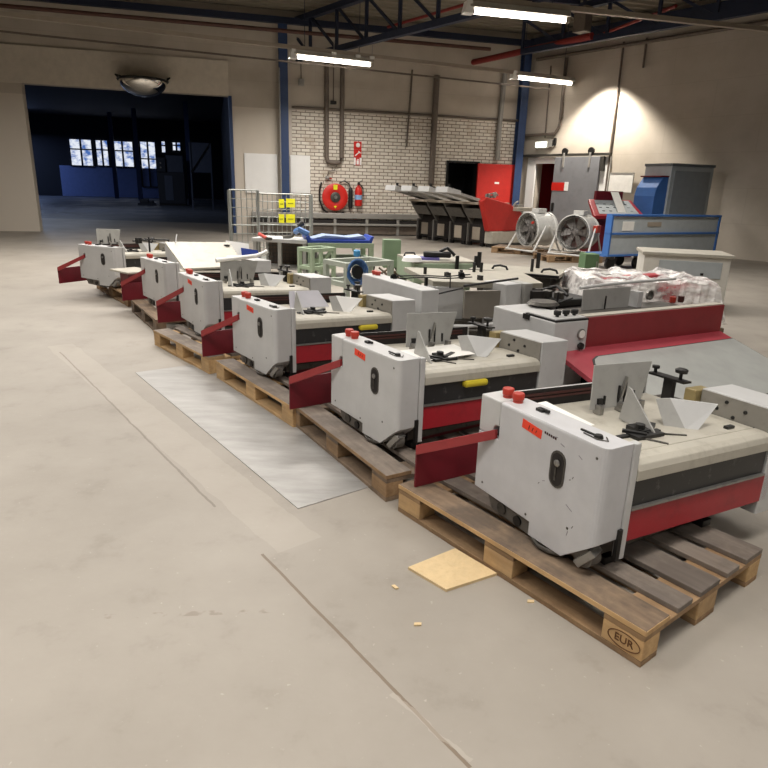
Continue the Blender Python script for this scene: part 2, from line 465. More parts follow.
# far wall with lit windows: solid wall, blue dado, window frames with panes
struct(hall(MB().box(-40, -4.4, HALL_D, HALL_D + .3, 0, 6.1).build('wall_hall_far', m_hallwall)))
s0 = hp.sz(60, 170)[0]; s1 = hp.sz(157, 170)[0]
zt = hp.sz(125, 167.5)[1]
struct(hall(MB().box(s0, s1, HALL_D - .08, HALL_D, 0, zt).build('trim_hall_dado', m_hallblue)))
wi = 0
for (x0, y0, x1, y1, cols) in ((70, 139, 93, 166, 2), (96, 140, 109, 166, 2), (112, 141, 134, 167, 2), (141, 141.5, 157, 187, 2), (161, 141, 166, 153, 1), (172, 142, 181, 151, 2), (187, 141, 190.5, 152, 1)):
    wi += 1
    a0, zb = hp.sz((x0 + x1) / 2, y1); _, z1 = hp.sz((x0 + x1) / 2, y0)
    sa = hp.sz(x0, (y0 + y1) / 2)[0]; sb = hp.sz(x1, (y0 + y1) / 2)[0]
    w = struct(hall(MB().box(sa, sb, HALL_D - .06, HALL_D - .02, zb, z1).build('window_%d' % wi, m_win)))
    fm = MB(); t = .07
    for k in range(cols + 1):
        xx = sa + (sb - sa) * k / cols; fm.box(xx - t, xx + t, HALL_D - .14, HALL_D - .05, zb, z1)
    for zz in (zb, zb + (z1 - zb) * .62, z1): fm.box(sa, sb, HALL_D - .14, HALL_D - .05, zz - t * .7, zz + t * .7)
    f = fm.build('window_frame', m_hallm, w)
# hall columns
for i, (px, dd) in enumerate(((138, 30.0), (114, 34.0), (189, 24.0))):
    pl = Plane(WB.pt(0, 0, -dd), 75); s, _ = pl.sz(px, 165)
    struct(hall(MB().box(s - .14, s + .14, dd - .14, dd + .14, 0, 6.1).build('pillar_hall', paint('hall_pillar', '27437c', .6))))
# machine standing in the hall, dark against the windows
pl = Plane(WB.pt(0, 0, -22), 75)
sa, _ = pl.sz(157, 170); sb, _ = pl.sz(184, 170); _, zt2 = pl.sz(170, 155); _, zm = pl.sz(170, 172)
hm = thing('press_unit', 'dark press unit standing in the unlit hall against bright windows', 'machine', WB.pt((sa + sb) / 2, -.01, -22), WB.rot)
w2 = (sb - sa) / 2
MB().box(-w2, w2, 0, 1.2, .1, zm).build('cabinet', m_hallm, hm, .02)
MB().box(-w2, -w2 * .35, -.1, .9, zm, zt2 - .15).build('tower', m_hallm, hm, .02)
MB().box(-w2 * .3, w2 * .95, .1, 1.1, zm, zt2).build('hood', m_hallm2, hm, .03)
MB().box(-w2 * .5, w2 * .1, -.03, 0, .3, zm - .2).build('door', m_hallm2, hm)
MB().box(-w2, w2, .05, 1.15, 0, .1).build('plinth', m_black, hm)
for zz in (zm + .25, zm + .5): MB().lathe([(.05, 0), (.05, .04)], (-w2 * .7, -.1, zz), (0, -1, 0), 12).build('dial', m_steel, hm)
# low pallet load left of it
sp_, _ = pl.sz(146, 186)
hq = thing('loaded_pallet', 'low dark load on a pallet in the unlit hall left of the press unit', 'pallet', WB.pt(sp_, -.01, -21.5), WB.rot)
MB().box(-.5, .5, 0, .8, 0, .12).build('deck', m_hallm, hq)
MB().box(-.4, .1, .1, .6, .12, .34).box(.12, .4, .1, .6, .12, .26).build('load', m_hallm, hq, .03)
# grey rack at the right of the hall
pl = Plane(WB.pt(0, 0, -17), 75)
sa, zb = pl.sz(191, 172); sb, zt2 = pl.sz(210, 143)
hr = thing('mesh_rack', 'grey rack with a diagonal brace in the unlit hall, right of the press unit', 'rack', WB.pt((sa + sb) / 2, -.01, -17), WB.rot)
w2 = (sb - sa) / 2
for sx in (-w2, w2): MB().box(sx - .04, sx + .04, -.04, .04, 0, zt2).build('post', m_hallm2, hr)
MB().box(-w2, w2, 0, .03, zb, zt2).build('back_panel', m_hallm2, hr)
MB().bar((-w2, -.02, zb), (w2, -.02, zt2), .05, .05).build('brace', m_black, hr)
MB().box(-w2, w2, -.05, .35, .5, .56).build('shelf', m_hallm, hr)

# ---- columns, trusses, beams
def hcol(plane, px, py, w, name, label):
    s, _ = plane.sz(px, py); o = thing(name, label, 'column', plane.pt(s, 0, w / 2 + .02), plane.rot)
    MB().box(-w / 2, w / 2, -w / 2, -w / 2 + .03, 0, 5.75).box(-w / 2, w / 2, w / 2 - .03, w / 2, 0, 5.75).build('flange', m_blue, o)
    MB().box(-.02, .02, -w / 2 + .03, w / 2 - .03, 0, 5.75).build('web', m_truss, o)
    MB().box(-w / 2 - .06, w / 2 + .06, -w / 2 - .02, w / 2 + .02, 0, .03).build('base_plate', m_truss, o)
    return o, s
colA, sA = hcol(WB, 284, 150, .24, 'steel_column', 'blue steel column between two white boards on the back wall')
MB().tube([(-.13, -.15, .1), (-.13, -.15, 4.6)], .02).build('conduit', m_pipeg, colA)
colB, sB = hcol(WB, 516.5, 150, .25, 'steel_column', 'blue steel column in the corner behind the red door')

DIR = WR.t
def truss(p0, L, zb, zt, name, label, nseg=9, r=.07):
    o = thing(name, label, 'truss', (p0[0], p0[1], zb), math.atan2(DIR.y, DIR.x)); h = zt - zb
    MB().box(0, L, -r, r, -r, r).build('bottom_chord', m_truss, o)
    MB().box(0, L, -r * 1.2, r * 1.2, h - r, h + r).build('top_chord', m_truss, o)
    d = L / nseg
    for i in range(nseg + 1): MB().box(i * d - .035, i * d + .035, -.035, .035, r, h - r).build('post', m_truss, o)
    for i in range(nseg):
        a, b = ((i * d, 0, h), ((i + 1) * d, 0, 0))
        MB().bar(a, b, .06, .06).build('diagonal', m_truss, o)
    return o
truss(at(287, 62, 4.9), 17, 4.9, 5.9, 'roof_truss', 'dark blue lattice truss running from the column between the white boards', 13)
truss(at(522, 52, 5.15), 16, 5.15, 5.95, 'roof_truss', 'dark blue lattice truss running from the corner column under the ceiling', 12)

def beam_on(plane, off, pxa, pxb, zz, w, h, name, label, mat=None, cat='beam'):
    a = plane.pt(pxa, zz, off); o = MB().box(0, pxb - pxa, -w / 2, w / 2, -h / 2, h / 2).build(name, mat or m_truss)
    o.location = a; o.rotation_euler = (0, 0, plane.rot); return tag(o, label, cat)
beam_on(WB, .25, -12, cs - .1, 5.8, .14, .16, 'steel_beam', 'dark blue roof beam running along the top of the back wall')
beam_on(WB, 4.2, -12, 3.5, 5.95, .1, .13, 'roof_purlin', 'dark purlin under the ceiling nearer the camera than the wall beam')
beam_on(WB, 8.0, -12, 5.5, 5.95, .1, .13, 'roof_purlin', 'dark purlin under the ceiling above the middle of the hall')
o = MB().box(.1, 16, -.1, .1, -.16, .16).build('steel_beam', m_truss); o.location = WR.pt(0, 5.78, .15); o.rotation_euler = (0, 0, WR.rot); tag(o, 'dark blue roof beam running along the top of the right wall', 'beam')

def run(name, label, cat, pts, r, mat, seg=8, group=None):
    return tag(MB().tube(pts, r, seg).build(name, mat, smooth=True), label, cat, group)
def onw(plane, px, py, off): s, z = plane.sz(px, py); return plane.pt(s, z, off)
# red sprinkler pipes
pa, pb = at(470, 63, 5.2), at(592, 36, 5.2)
run('sprinkler_main', 'thick red sprinkler main slanting under the ceiling to the right', 'pipe', [pa, pb], .085, m_pipered, 12)
dv = (pb - pa).normalized()
pb2 = at(582, 28, 5.3)
o = thing('junction_box', 'grey metal box hung at the end of the red sprinkler main', 'box', (pb2.x, pb2.y, 5.0), WR.rot)
MB().box(-.17, .17, -.14, .14, .2, .75).build('housing', m_pipe, o, .01); MB().box(-.03, .03, -.03, .03, .75, 1.1).build('hanger', m_truss, o)
run('sprinkler_pipe', 'thin red pipe running along the truss above the long lamp', 'pipe', [at(388, 27, 5.35), at(470, 3, 5.35), at(470, 3, 5.35) + (at(470, 3, 5.35) - at(388, 27, 5.35)) * .6], .035, m_pipered)
run('sprinkler_pipe', 'thin red pipe at the ceiling near the right wall', 'pipe', [at(592, 38, 5.6), at(676, 6, 5.6)], .04, m_pipered)
o = run('sprinkler_pipe', 'dull red pipe crossing the ceiling above the dark doorway', 'pipe', [WB.pt(-11, 5.35, 1.2), WB.pt(2.5, 5.35, 1.2)], .05, paint('old_red_pipe', '5a3a31', .6))

# ---- pipes on the walls
a, b = WB.sz(326, 160), WB.sz(341, 160)
za = WB.sz(334, 163)[1]
run('heating_pipe', 'brown U-shaped heating pipe on the back wall above the fire hose reel', 'pipe',
    [WB.pt(a[0], 5.2, .1), WB.pt(a[0], za + .15, .1), WB.pt(a[0] + .04, za + .04, .1), WB.pt(a[0] + .15, za, .1), WB.pt(b[0] - .15, za, .1), WB.pt(b[0] - .04, za + .04, .1), WB.pt(b[0], za + .15, .1), WB.pt(b[0], 5.2, .1)], .07, m_pipe, 10)
s, _ = WB.sz(333, 110); zz = WB.sz(334, 103)[1]
o = thing('thermostat', 'small dark sensor on a rod between the two legs of the heating pipe', 'sensor', WB.pt(s, zz, .06), WB.rot)
MB().box(-.09, .09, -.03, .05, -.04, .05).build('housing', m_black, o, .01); MB().tube([(0, 0, .05), (0, 0, 1.3)], .018).build('rod', m_pipe, o)
s, zz = WB.sz(301, 82)
o = thing('junction_box', 'small pale box hanging on a cord on the plaster beside the column', 'box', WB.pt(s, zz, .04), WB.rot)
MB().box(-.08, .08, -.04, .03, -.1, .08).build('housing', m_pipeg, o, .01); MB().tube([(0, 0, .08), (0, 0, .9)], .012).build('cord', m_pipe, o)
run('conduit', 'thin brown conduit dropping to the bricks right of the fire signs', 'conduit', [onw(WB, 412, 70, .04), onw(WB, 409, 110, .04), onw(WB, 406, 147, .04)], .028, m_pipe)
run('drain_pipe', 'thick brown downpipe on the bricks left of the black doorway', 'pipe', [onw(WB, 436, 76, .1), onw(WB, 430, 185, .1)], .09, m_pipe, 12)
run('downpipe', 'grey downpipe beside the corner column above the red door', 'pipe', [onw(WB, 504, 70, .1), onw(WB, 498, 128, .1), onw(WB, 496, 160, .1)], .08, m_pipeg, 12)
run('cable_conduit', 'dark horizontal conduit along the top of the white bricks', 'conduit', [WB.pt(-3.1, 3.62, .04), WB.pt(cs - .3, 3.62, .04)], .035, m_pipe)
run('steam_pipe', 'long brown pipe along the top of the right wall', 'pipe', [WR.pt(.3, 5.36, .1), WR.pt(7, 5.36, .1), WR.pt(14, 5.36, .1)], .05, m_pipe)
run('conduit', 'long thin brown conduit running down the right wall beside the sliding door', 'conduit', [onw(WR, 625, 42, .05), onw(WR, 604, 210, .05), WR.pt(WR.sz(604, 210)[0], .1, .05)], .03, m_pipe)
run('heating_pipe', 'brown pipe with an elbow above the exit sign', 'pipe', [onw(WR, 568, 58, .07), onw(WR, 562, 118, .07), onw(WR, 560, 128, .07), onw(WR, 556, 134, .07), onw(WR, 526, 136, .07)], .05, m_pipe, 10)
run('conduit', 'thin brown conduit dropping to the exit sign', 'conduit', [onw(WR, 552, 66, .05), onw(WR, 546, 138, .05)], .022, m_pipe)
run('conduit', 'short brown conduit stub at the top right of the right wall', 'conduit', [onw(WR, 648, 38, .05), onw(WR, 644, 68, .05)], .03, m_pipe)
# cable trunking along the foot of the back wall
s0, s1 = D1 + .45, WB.sz(440, 215)[0]
o = thing('wall_trunking', 'grey twin trunking along the foot of the white brick wall', 'trunking', WB.pt(s0, 0, .2), WB.rot)
MB().box(0, s1 - s0, -.12, .12, .5, .66).build('upper_duct', m_pipeg, o, .02); MB().box(0, s1 - s0, -.1, .12, .36, .46).build('slot', m_dark, o)
MB().box(0, s1 - s0, -.22, .12, .3, .36).build('ledge', m_pipeg, o, .01); MB().box(0, s1 - s0, -.12, .12, .04, .28).build('skirt_duct', m_pipe, o)
for k in range(6):
    xx = .5 + (s1 - s0 - 1) * k / 5; MB().box(xx - .04, xx + .04, -.16, .14, 0, .5).build('bracket', m_pipeg, o)

# ---- white boards on the wall, fire equipment
def board(px0, py0, px1, py1, label):
    a, zt_ = WB.sz(px0, py0); b, _ = WB.sz(px1, (py0 + py1) / 2); zb_ = WB.sz((px0 + px1) / 2, py1)[1]
    o = MB().box(a, b, -.05, -.005, zb_, zt_).build('wall_board', m_white, None, .006); o.location = WB.p0; o.rotation_euler = (0, 0, WB.rot)
    tag(o, label, 'board'); return o
board(244, 153, 277.5, 193, 'blank white board on the wall left of the blue column')
board(290, 155, 310, 193, 'narrow blank white board on the bricks right of the blue column')
c = WB.sz(334, 197); Rr = .40
o = thing('fire_hose_reel', 'red fire hose reel on the white brick wall', 'hose reel', WB.pt(c[0], c[1], .02), WB.rot)
MB().lathe([(Rr - .02, .02), (Rr, .05), (Rr, .08), (Rr - .03, .1), (.18, .12), (.15, .1)], (0, -.1, 0), (0, -1, 0), 40).build('disc', m_signred, o, smooth=True)
MB().lathe([(.15, 0), (.15, .05), (.1, .07), (.05, .07)], (0, -.2, 0), (0, -1, 0), 24).build('hub', m_dsteel, o, smooth=True)
MB().lathe([(.05, 0), (.05, .05)], (0, -.26, 0), (0, -1, 0), 16).build('spindle', m_steel, o)
MB().lathe([(Rr - .04, -.02), (Rr - .04, .12)], (0, 0, 0), (0, -1, 0), 40).build('back_disc', m_doorred, o)
MB().box(-.06, .06, -.225, -.22, .22, .36).build('sticker', m_signyel, o)
MB().prism([(-.05, -.26), (.05, -.26), (0, -.33)], 'y', -.225, -.22).build('arrow_sticker', m_signyel, o)
pts = [(-.4, -.05, .42), (-.46, -.06, .2), (-.46, -.06, -.1), (-.36, -.06, -.36), (-.15, -.06, -.52), (.1, -.06, -.56), (.3, -.06, -.44)]
MB().tube(pts, .028, 8).build('hose', m_black, o, smooth=True)
MB().box(-.05, .05, -.1, -.02, -.62, -.5).build('nozzle_clip', m_dsteel, o)
c = WB.sz(357.5, 195.5)
o = thing('fire_extinguisher', 'red fire extinguisher on the wall right of the hose reel', 'extinguisher', WB.pt(c[0], c[1] - .32, .14), WB.rot)
MB().lathe([(.0, 0), (.1, .01), (.115, .04), (.115, .46), (.09, .55), (.04, .6), (.04, .63)], seg=24).build('cylinder', m_signred, o, smooth=True)
MB().box(-.03, .03, -.05, .05, .63, .7).bar((0, 0, .7), (.1, 0, .76), .03, .02).build('valve', m_black, o)
MB().lathe([(.117, .2), (.117, .34)], seg=24, cap=False).build('label_band', paint('extinguisher_label', '8fb3de', .5), o)
MB().tube([(.04, 0, .66), (.14, 0, .55), (.15, 0, .3)], .015).build('hose', m_black, o)
c = WB.sz(350, 197)
o = thing('hose_nozzle', 'black hose nozzle hanging between hose reel and extinguisher', 'nozzle', WB.pt(c[0], c[1], .08), WB.rot)
MB().lathe([(.05, -.34), (.07, -.3), (.07, .2), (.04, .28)], seg=16).build('body', m_black, o)
MB().tube([(0, 0, .26), (-.06, 0, .4), (-.2, 0, .47), (-.34, 0, .42), (-.36, 0, .3)], .022).build('hose_loop', m_dsteel, o)
MB().tube([(-.02, 0, -.34), (.02, 0, -.5), (-.12, 0, -.58)], .018).build('tail', m_dsteel, o)
o = thing('valve_cluster', 'small brass valve with pipes above the fire hose reel', 'valve', onw(WB, 327, 178, .06), WB.rot)
MB().lathe([(.05, -.05), (.07, 0), (.05, .06)], seg=12).build('valve_body', m_pipeg, o); MB().tube([(0, 0, .05), (.05, 0, .2), (.22, 0, .22), (.25, 0, .34)], .018).build('pipe', m_pipe, o)
MB().tube([(.05, 0, 0), (.14, 0, -.02)], .02).build('handle', m_doorred, o)
for i, (py, lab) in enumerate(((145.5, 'red fire sign with a white valve symbol, topmost of the three signs'), (153.5, 'red fire sign with a white hose symbol, middle of the three signs'), (161.5, 'red and white extinguisher sign, lowest of the three signs'))):
    c = WB.sz(357.5, py); o = thing('fire_sign', lab, 'sign', WB.pt(c[0], c[1], .02), WB.rot, 'fire signs on the bricks')
    MB().box(-.118, .118, -.008, .01, -.112, .112).build('plate', m_signred, o)
    if i == 0: MB().lathe([(.035, 0), (.065, 0), (.065, .004), (.035, .004)], (.01, -.009, .01), (0, -1, 0), 20).build('symbol', m_white, o)
    elif i == 1: MB().bar((-.08, -.012, -.07), (.06, -.012, .05), .006, .03).bar((.02, -.012, .07), (.09, -.012, .01), .006, .03).build('symbol', m_white, o)
    else:
        MB().box(-.12, -.06, -.012, -.008, -.105, .105).box(.06, .12, -.012, -.008, -.105, .105).build('border', m_white, o)
        MB().box(-.035, .035, -.012, -.008, -.09, .03).box(-.015, .03, -.012, -.008, .04, .07).build('symbol', m_white, o)
# red door standing open beside the black doorway
sa, zt_ = WB.sz(477, 163.5); sb, _ = WB.sz(515.5, 163.5)
o = thing('red_door', 'plain red steel door beside the black doorway', 'door', WB.pt(sa, 0, .1), WB.rot)
MB().box(0, sb - sa, -.04, .04, .02, zt_).build('leaf', m_doorred, o, .006)
mx, mz = WB.sz(495, 183); MB().box(mx - sa - .08, mx - sa + .08, -.045, -.04, mz - .03, mz + .03).build('name_plate', m_white, o)
MB().box(.06, .1, -.09, -.04, 1.0, 1.14).build('handle', m_steel, o)
o = struct(MB().box(B0 - .02, B0 + .05, -.03, .31, 0, BH + .05).box(B1 - .06, B1 + .02, -.03, .31, 0, BH + .05).box(B0 - .02, B1 + .02, -.03, .31, BH, BH + .06).build('trim_doorframe', m_black)); hall(o)

# ---- sliding fire door on the right wall
o = thing('sliding_fire_door', 'grey sliding fire door hung from a wall rail', 'door', WR.pt(0, 0, 0), WR.rot)
d0, d1 = WR.sz(559, 190)[0], WR.sz(601, 165)[0]
MB().box(1.42, 3.02, -.16, -.08, .05, 2.5).build('leaf', m_firedoor, o, .008)
MB().box(.02, 3.3, -.13, -.03, 2.53, 2.6).build('rail', m_dsteel, o)
for s in (1.75, 2.68):
    MB().box(s - .03, s + .03, -.19, -.16, 2.2, 2.62).build('hanger', m_pipeg, o); MB().lathe([(.1, 0), (.1, .06)], (s, -.11, 2.66), (0, -1, 0), 18).build('wheel', m_black, o)
MB().box(1.4, 1.88, -.168, -.16, 1.52, 1.76).build('red_label', m_signred, o); MB().box(1.88, 2.02, -.168, -.16, 1.52, 1.78).build('white_label', m_white, o)
MB().box(1.5, 1.56, -.22, -.16, .9, 1.15).build('handle', m_black, o)
MB().box(3.03, 3.14, -.14, -.02, 2.1, 2.5).build('stop', m_dsteel, o)
o = MB().box(E0 - .32, E0, -.05, .05, 0, EH + .17).box(E0 - .32, 1.6, -.05, .05, EH - .02, EH + .17).box(3.02, 3.3, -.05, 0, 0, 2.5).build('trim_sliding_door', m_white); o.location = WR.p0; o.rotation_euler = (0, 0, WR.rot); struct(o)
o = thing('exit_sign', 'lit white exit sign lamp above the sliding door', 'sign', onw(WR, 543, 144.5, .1), WR.rot)
MB().box(-.2, .2, -.03, .03, -.09, .07).build('face', m_exit, o, .01); MB().box(-.22, .22, .03, .08, -.11, .09).build('housing', m_lampbody, o)
o = thing('control_box', 'small conduit box with switches right of the exit sign', 'box', onw(WR, 553, 143, .04), WR.rot)
MB().box(-.12, .0, -.04, .03, -.12, .1).build('housing', m_pipeg, o); MB().box(.06, .14, -.04, .03, -.08, .14).build('switch', m_black, o)
o = thing('notice_board', 'thin framed white notice sheet fixed to the right wall above the red console', 'frame', onw(WR, 622, 183, .08), WR.rot)
MB().box(-.4, .4, -.01, .01, .25, .28).box(-.4, .4, -.01, .01, -.28, -.25).box(-.4, -.38, -.01, .01, -.28, .28).box(.38, .4, -.01, .01, -.28, .28).build('border', m_pipeg, o)
MB().box(-.37, .37, .0, .01, -.25, .25).build('sheet', m_paper, o)

# ---- convex mirror over the doorway
c = WB.sz(145, 88)
o = thing('mirror_dome', 'silver domed safety mirror over the dark doorway', 'mirror', WB.pt(c[0], c[1] + .12, .5), WB.rot)
prof = [(.62 * math.sin(a), -.40 * math.cos(a)) for a in (i * math.pi / 28 for i in range(15))]
MB().lathe(prof, seg=40, cap=False).build('dome', m_mirror, o, smooth=True)
MB().lathe([(.64, -.03), (.66, 0), (.64, .03), (.0, .03)], seg=40, cap=False).build('rim', m_black, o)
for sx in (-.6, .6): MB().tube([(sx, 0, .03), (sx * 1.15, .1, .12), (sx, .49, .15)], .02).build('bracket', m_black, o)

# ---- fluorescent lamps on trunking
def lamp(plane, pxa, pya, pxb, pyb, label, power, short=0.0):
    sa, za_ = plane.sz(pxa, pya); sb, zb_ = plane.sz(pxb, pyb); L = sb - sa; z = (za_ + zb_) / 2
    o = thing('fluorescent_lamp', label, 'lamp', plane.pt(sa, z, 0), plane.rot, 'fluorescent lamps under the ceiling')
    MB().tube([(.12, 0, 0), (L, 0, 0)], .045, 12).build('tube', m_tube, o, smooth=True)
    MB().prism([(-.13, .05), (.13, .05), (.06, .16), (-.06, .16)], 'x', .1, L + .05).build('reflector', m_lampbody, o)
    MB().prism([(0, -.05), (.2, -.05), (.14, .16), (.05, .16)], 'y', -.1, .1).build('end_cap', m_white, o)
    MB().box(L, L + .08, -.05, .05, -.04, .16).build('tail_cap', m_trunk, o)
    for x_ in (.4, L - .3): MB().tube([(x_, 0, .25), (x_, 0, H_CEIL - z)], .008, 6).build('hanger', m_truss, o)
    ld = bpy.data.lights.new('lamp_light', 'AREA'); ld.shape = 'RECTANGLE'; ld.size = L - short; ld.size_y = .08; ld.energy = power; ld.color = (1, .95, .89); ld.spread = R(150)
    lo_ = bpy.data.objects.new('lamp_light', ld); COL.objects.link(lo_); lo_.parent = o; lo_.location = ((L - short) / 2, 0, -.04)
    return o, z
PA, PB = at(96, 28, 4.6), at(576, 82, 4.6); azL = math.degrees(math.atan2(PB.x - PA.x, PB.y - PA.y)); LP = Plane(PA, azL)
l1, z1 = lamp(LP, 289, 55, 370, 66, 'lit fluorescent lamp in front of the truss, over the brick wall', 300)
l3, z3 = lamp(LP, 511, 76, 571, 84.5, 'lit fluorescent lamp nearest the right wall', 45, .8)
Q0, Q1 = at(463, 10, 4.6), at(672, 31, 4.6); azQ = math.degrees(math.atan2(Q1.x - Q0.x, Q1.y - Q0.y)); LQ = Plane(Q0, azQ)
l2, z2 = lamp(LQ, 463, 9, 565, 22, 'large lit fluorescent lamp at the top edge, nearest the camera', 110)
o = tag(MB().box(-4, (PB - PA).length - .25, -.05, .05, .165, .25).build('lamp_trunking', m_trunk), 'long grey lamp trunking crossing in front of the back wall', 'trunking'); o.location = (PA.x, PA.y, z1); o.rotation_euler = (0, 0, LP.rot)
o = tag(MB().box(-4, (PB - PA).length - .5, -.02, .02, -.06, -.02).build('cable_wire', m_pipe), 'thin dark cable strung under the long lamp trunking', 'cable'); o.location = LP.pt(0, z1 + .02, -.6); o.rotation_euler = (0, 0, LP.rot)
o = tag(MB().box(-.5, (Q1 - Q0).length + 4, -.05, .05, .165, .25).build('lamp_trunking', m_trunk), 'grey lamp trunking carrying the lamp nearest the camera', 'trunking'); o.location = (Q0.x, Q0.y, z2); o.rotation_euler = (0, 0, LQ.rot)
for tr_, pl_, z_, spots in (('long', LP, z1, (1.5, 4.5, 8.2, 11.5)),):
    for i, s in enumerate(spots):
        pass
for i, (px, py) in enumerate(((333, 54.5), (357, 57), (371, 58.5))):
    s, zz = LP.sz(px, py); o = thing('trunking_clip', 'small white clip on the lamp trunking, %s' % ('first right of the tall truss post', 'in the middle of three', 'at the right end of three')[i], 'clip', LP.pt(s, zz, .08), LP.rot)
    MB().box(-.06, .06, -.02, .03, -.03, .04).build('body', m_white, o); MB().tube([(0, 0, .03), (0, 0, .3)], .01).build('hook', m_pipeg, o)

# more lamps of the same rows outside the picture (light only)
def far_lamp(p, rz, e, sp, L=3.0):
    ld = bpy.data.lights.new('ceiling_lamp', 'AREA'); ld.shape = 'RECTANGLE'; ld.size = L; ld.size_y = .25; ld.energy = e; ld.color = (1, .95, .89); ld.spread = R(sp)
    o = bpy.data.objects.new('ceiling_lamp', ld); COL.objects.link(o); o.location = p; o.rotation_euler = (0, 0, rz)
for (x, y, e, sp) in ((-7.2, 11.4, 230, 165), (-3.6, 11.2, 290, 165), (0.2, 11.5, 270, 165), (4.6, 11.3, 120, 130), (-5, 6.5, 75, 130), (-1.5, 6.5, 100, 125), (3, 6.5, 80, 125), (-3.4, 2, 130, 130), (0.5, 1.0, 100, 130), (5, 2.5, 60, 125), (-3, -2.5, 110, 140), (2, -2.5, 90, 130)):
    far_lamp((x, y, 4.7), LQ.rot, e, sp)
# lamp close to the right wall that makes the bright scallop
sp_d = bpy.data.lights.new('wall_spot', 'SPOT'); sp_d.energy = 1300; sp_d.color = (1, .93, .82); sp_d.spot_size = R(110); sp_d.spot_blend = .45; sp_d.shadow_soft_size = .12
so = bpy.data.objects.new('wall_spot', sp_d); COL.objects.link(so); so.location = WR.pt(3.0, 4.85, .8)
# bluish fill added to light the blue dado; no fixture stands there
for s in (-30, -22):
    ld = bpy.data.lights.new('hall_fill', 'AREA'); ld.shape = 'RECTANGLE'; ld.size = 6; ld.size_y = 1; ld.energy = 480; ld.color = (.4, .55, 1)
    o = bpy.data.objects.new('hall_fill', ld); COL.objects.link(o); o.location = WB.pt(s, 5.8, -(HALL_D - 2.5)); o.rotation_euler = (R(-25), 0, WB.rot)
ld = bpy.data.lights.new('hall_fill', 'AREA'); ld.shape = 'RECTANGLE'; ld.size = 4; ld.size_y = .3; ld.energy = 260; ld.color = (.7, .8, 1)  # another added fill without a fixture, lifts the press unit out of black
o = bpy.data.objects.new('hall_fill', ld); COL.objects.link(o); o.location = WB.pt(-13, 5.8, -13); o.rotation_euler = (0, 0, WB.rot)
wd = bpy.data.worlds.new('world'); SC.world = wd; wd.use_nodes = True
wd.node_tree.nodes['Background'].inputs[0].default_value = (.5, .45, .4, 1); wd.node_tree.nodes['Background'].inputs[1].default_value = .02


# ------------------------------------------------------------------ steel floor plate, board, crumbs
def flat(name, label, cat, pts, z0, z1, mat):
    mb = MB(); c = sum((V(p) for p in pts), V()) / len(pts)
    a = [(p[0] - c.x, p[1] - c.y, z0) for p in pts]; b = [(p[0] - c.x, p[1] - c.y, z1) for p in pts]
    mb.hexa(a, b); o = mb.build(name, mat); o.location = (c.x, c.y, 0); return tag(o, label, cat)
q0, q1 = at(135.5, 373), at(298, 509); dd = (q1 - q0).normalized(); nn = V((-dd.y, dd.x, 0))
flat('floor_plate', 'large worn bright steel plate lying flush on the floor in front of the pallets', 'plate', [q0, q1, q1 + nn * .72, q0 + nn * .72], 0, .004, m_plate)
flat('wood_board', 'small square of pale chipboard on the floor tucked under the nearest pallet', 'board', [at(408, 569.5), at(446, 592), at(497, 575.5), at(455, 550.5)], .0, .012, m_chip)
for (px, py, lab) in ((395, 587.5, 'pale wood chip on the floor left of the chipboard square'), (531, 602, 'pale splinter on the floor against the nearest pallet, right of the chipboard'), (418, 625, 'tiny white crumb on bare floor below the chipboard square')):
    p = at(px, py); o = MB().prism([(-.014, -.006), (.012, -.008), (.016, .005), (-.01, .007)], 'z', 0, .006).build('wood_chip', m_chip)
    o.location = p; o.rotation_euler = (0, 0, px); tag(o, lab, 'wood chip')

# ------------------------------------------------------------------ pallets (x along the long side, y depth, origin at the far front corner)
PH = .144
def pallet(L, D, mats, near_x=1):
    md, mb_, mo = mats
    root = thing('pallet', 'pallet', 'pallet')
    bw = .145 * L / 1.2
    for xs in ((0, bw), ((L - bw) / 2, (L + bw) / 2), (L - bw, L)):
        for k, ys in enumerate(((0, .1), (D / 2 - .07, D / 2 + .07), (D - .1, D))):
            MB().box(xs[0], xs[1], ys[0], ys[1], .022, .1).build('block', mb_, root, .004)
    for ys in ((0, .1), (D / 2 - .07, D / 2 + .07), (D - .1, D)):
        MB().box(0, L, ys[0], ys[1], 0, .022).build('bottom_board', mo, root, .002)
    for xs in ((0, bw), ((L - bw) / 2, (L + bw) / 2), (L - bw, L)):
        MB().box(xs[0], xs[1], 0, D, .1, .122).build('stringer_board', mo, root, .002)
    MB().box(0, L, -.002, 0, .124, PH - .001).box(L, L + .002, 0, .145, .124, PH - .001).build('board_edge', mb_, root)
    w = [.145, .1, .145, .1, .145]; gap = (D - sum(w)) / 4; y = 0
    for i, ww in enumerate(w):
        MB().box(0, L, y, y + ww, .122, PH).build('deck_board', m_woodd if i == 0 else md, root, .003); y += ww + gap
    return root
palP = pallet(1.285, .86, (m_deck, m_wood, m_woodo))
PAL_G = 'wooden pallets under the row of sheet feeders'
def place_pallet(o, near, far, label):
    near, far = V(near), V(far); d = (near - far); rz = math.atan2(d.y, d.x)
    move(o, (near.x - math.cos(rz) * 1.285, near.y - math.sin(rz) * 1.285, 0), rz); tag(o, label, 'pallet', PAL_G); return o
def recolor(o, mats):
    md, mb_, mo = mats; first = True
    for ch in o.children:
        ch.data = ch.data.copy(); n = ch.name.split('.')[0]
        if n == 'deck_board': m = md if first and md is not m_woodd else (mo if first else md); first = False
        else: m = mb_ if n in ('block', 'board_edge') else mo
        ch.data.materials[0] = m
    return o
P1 = place_pallet(palP, at(640, 668).xy, at(398, 511).xy, 'wooden pallet nearest the camera, its corner block stamped EUR')
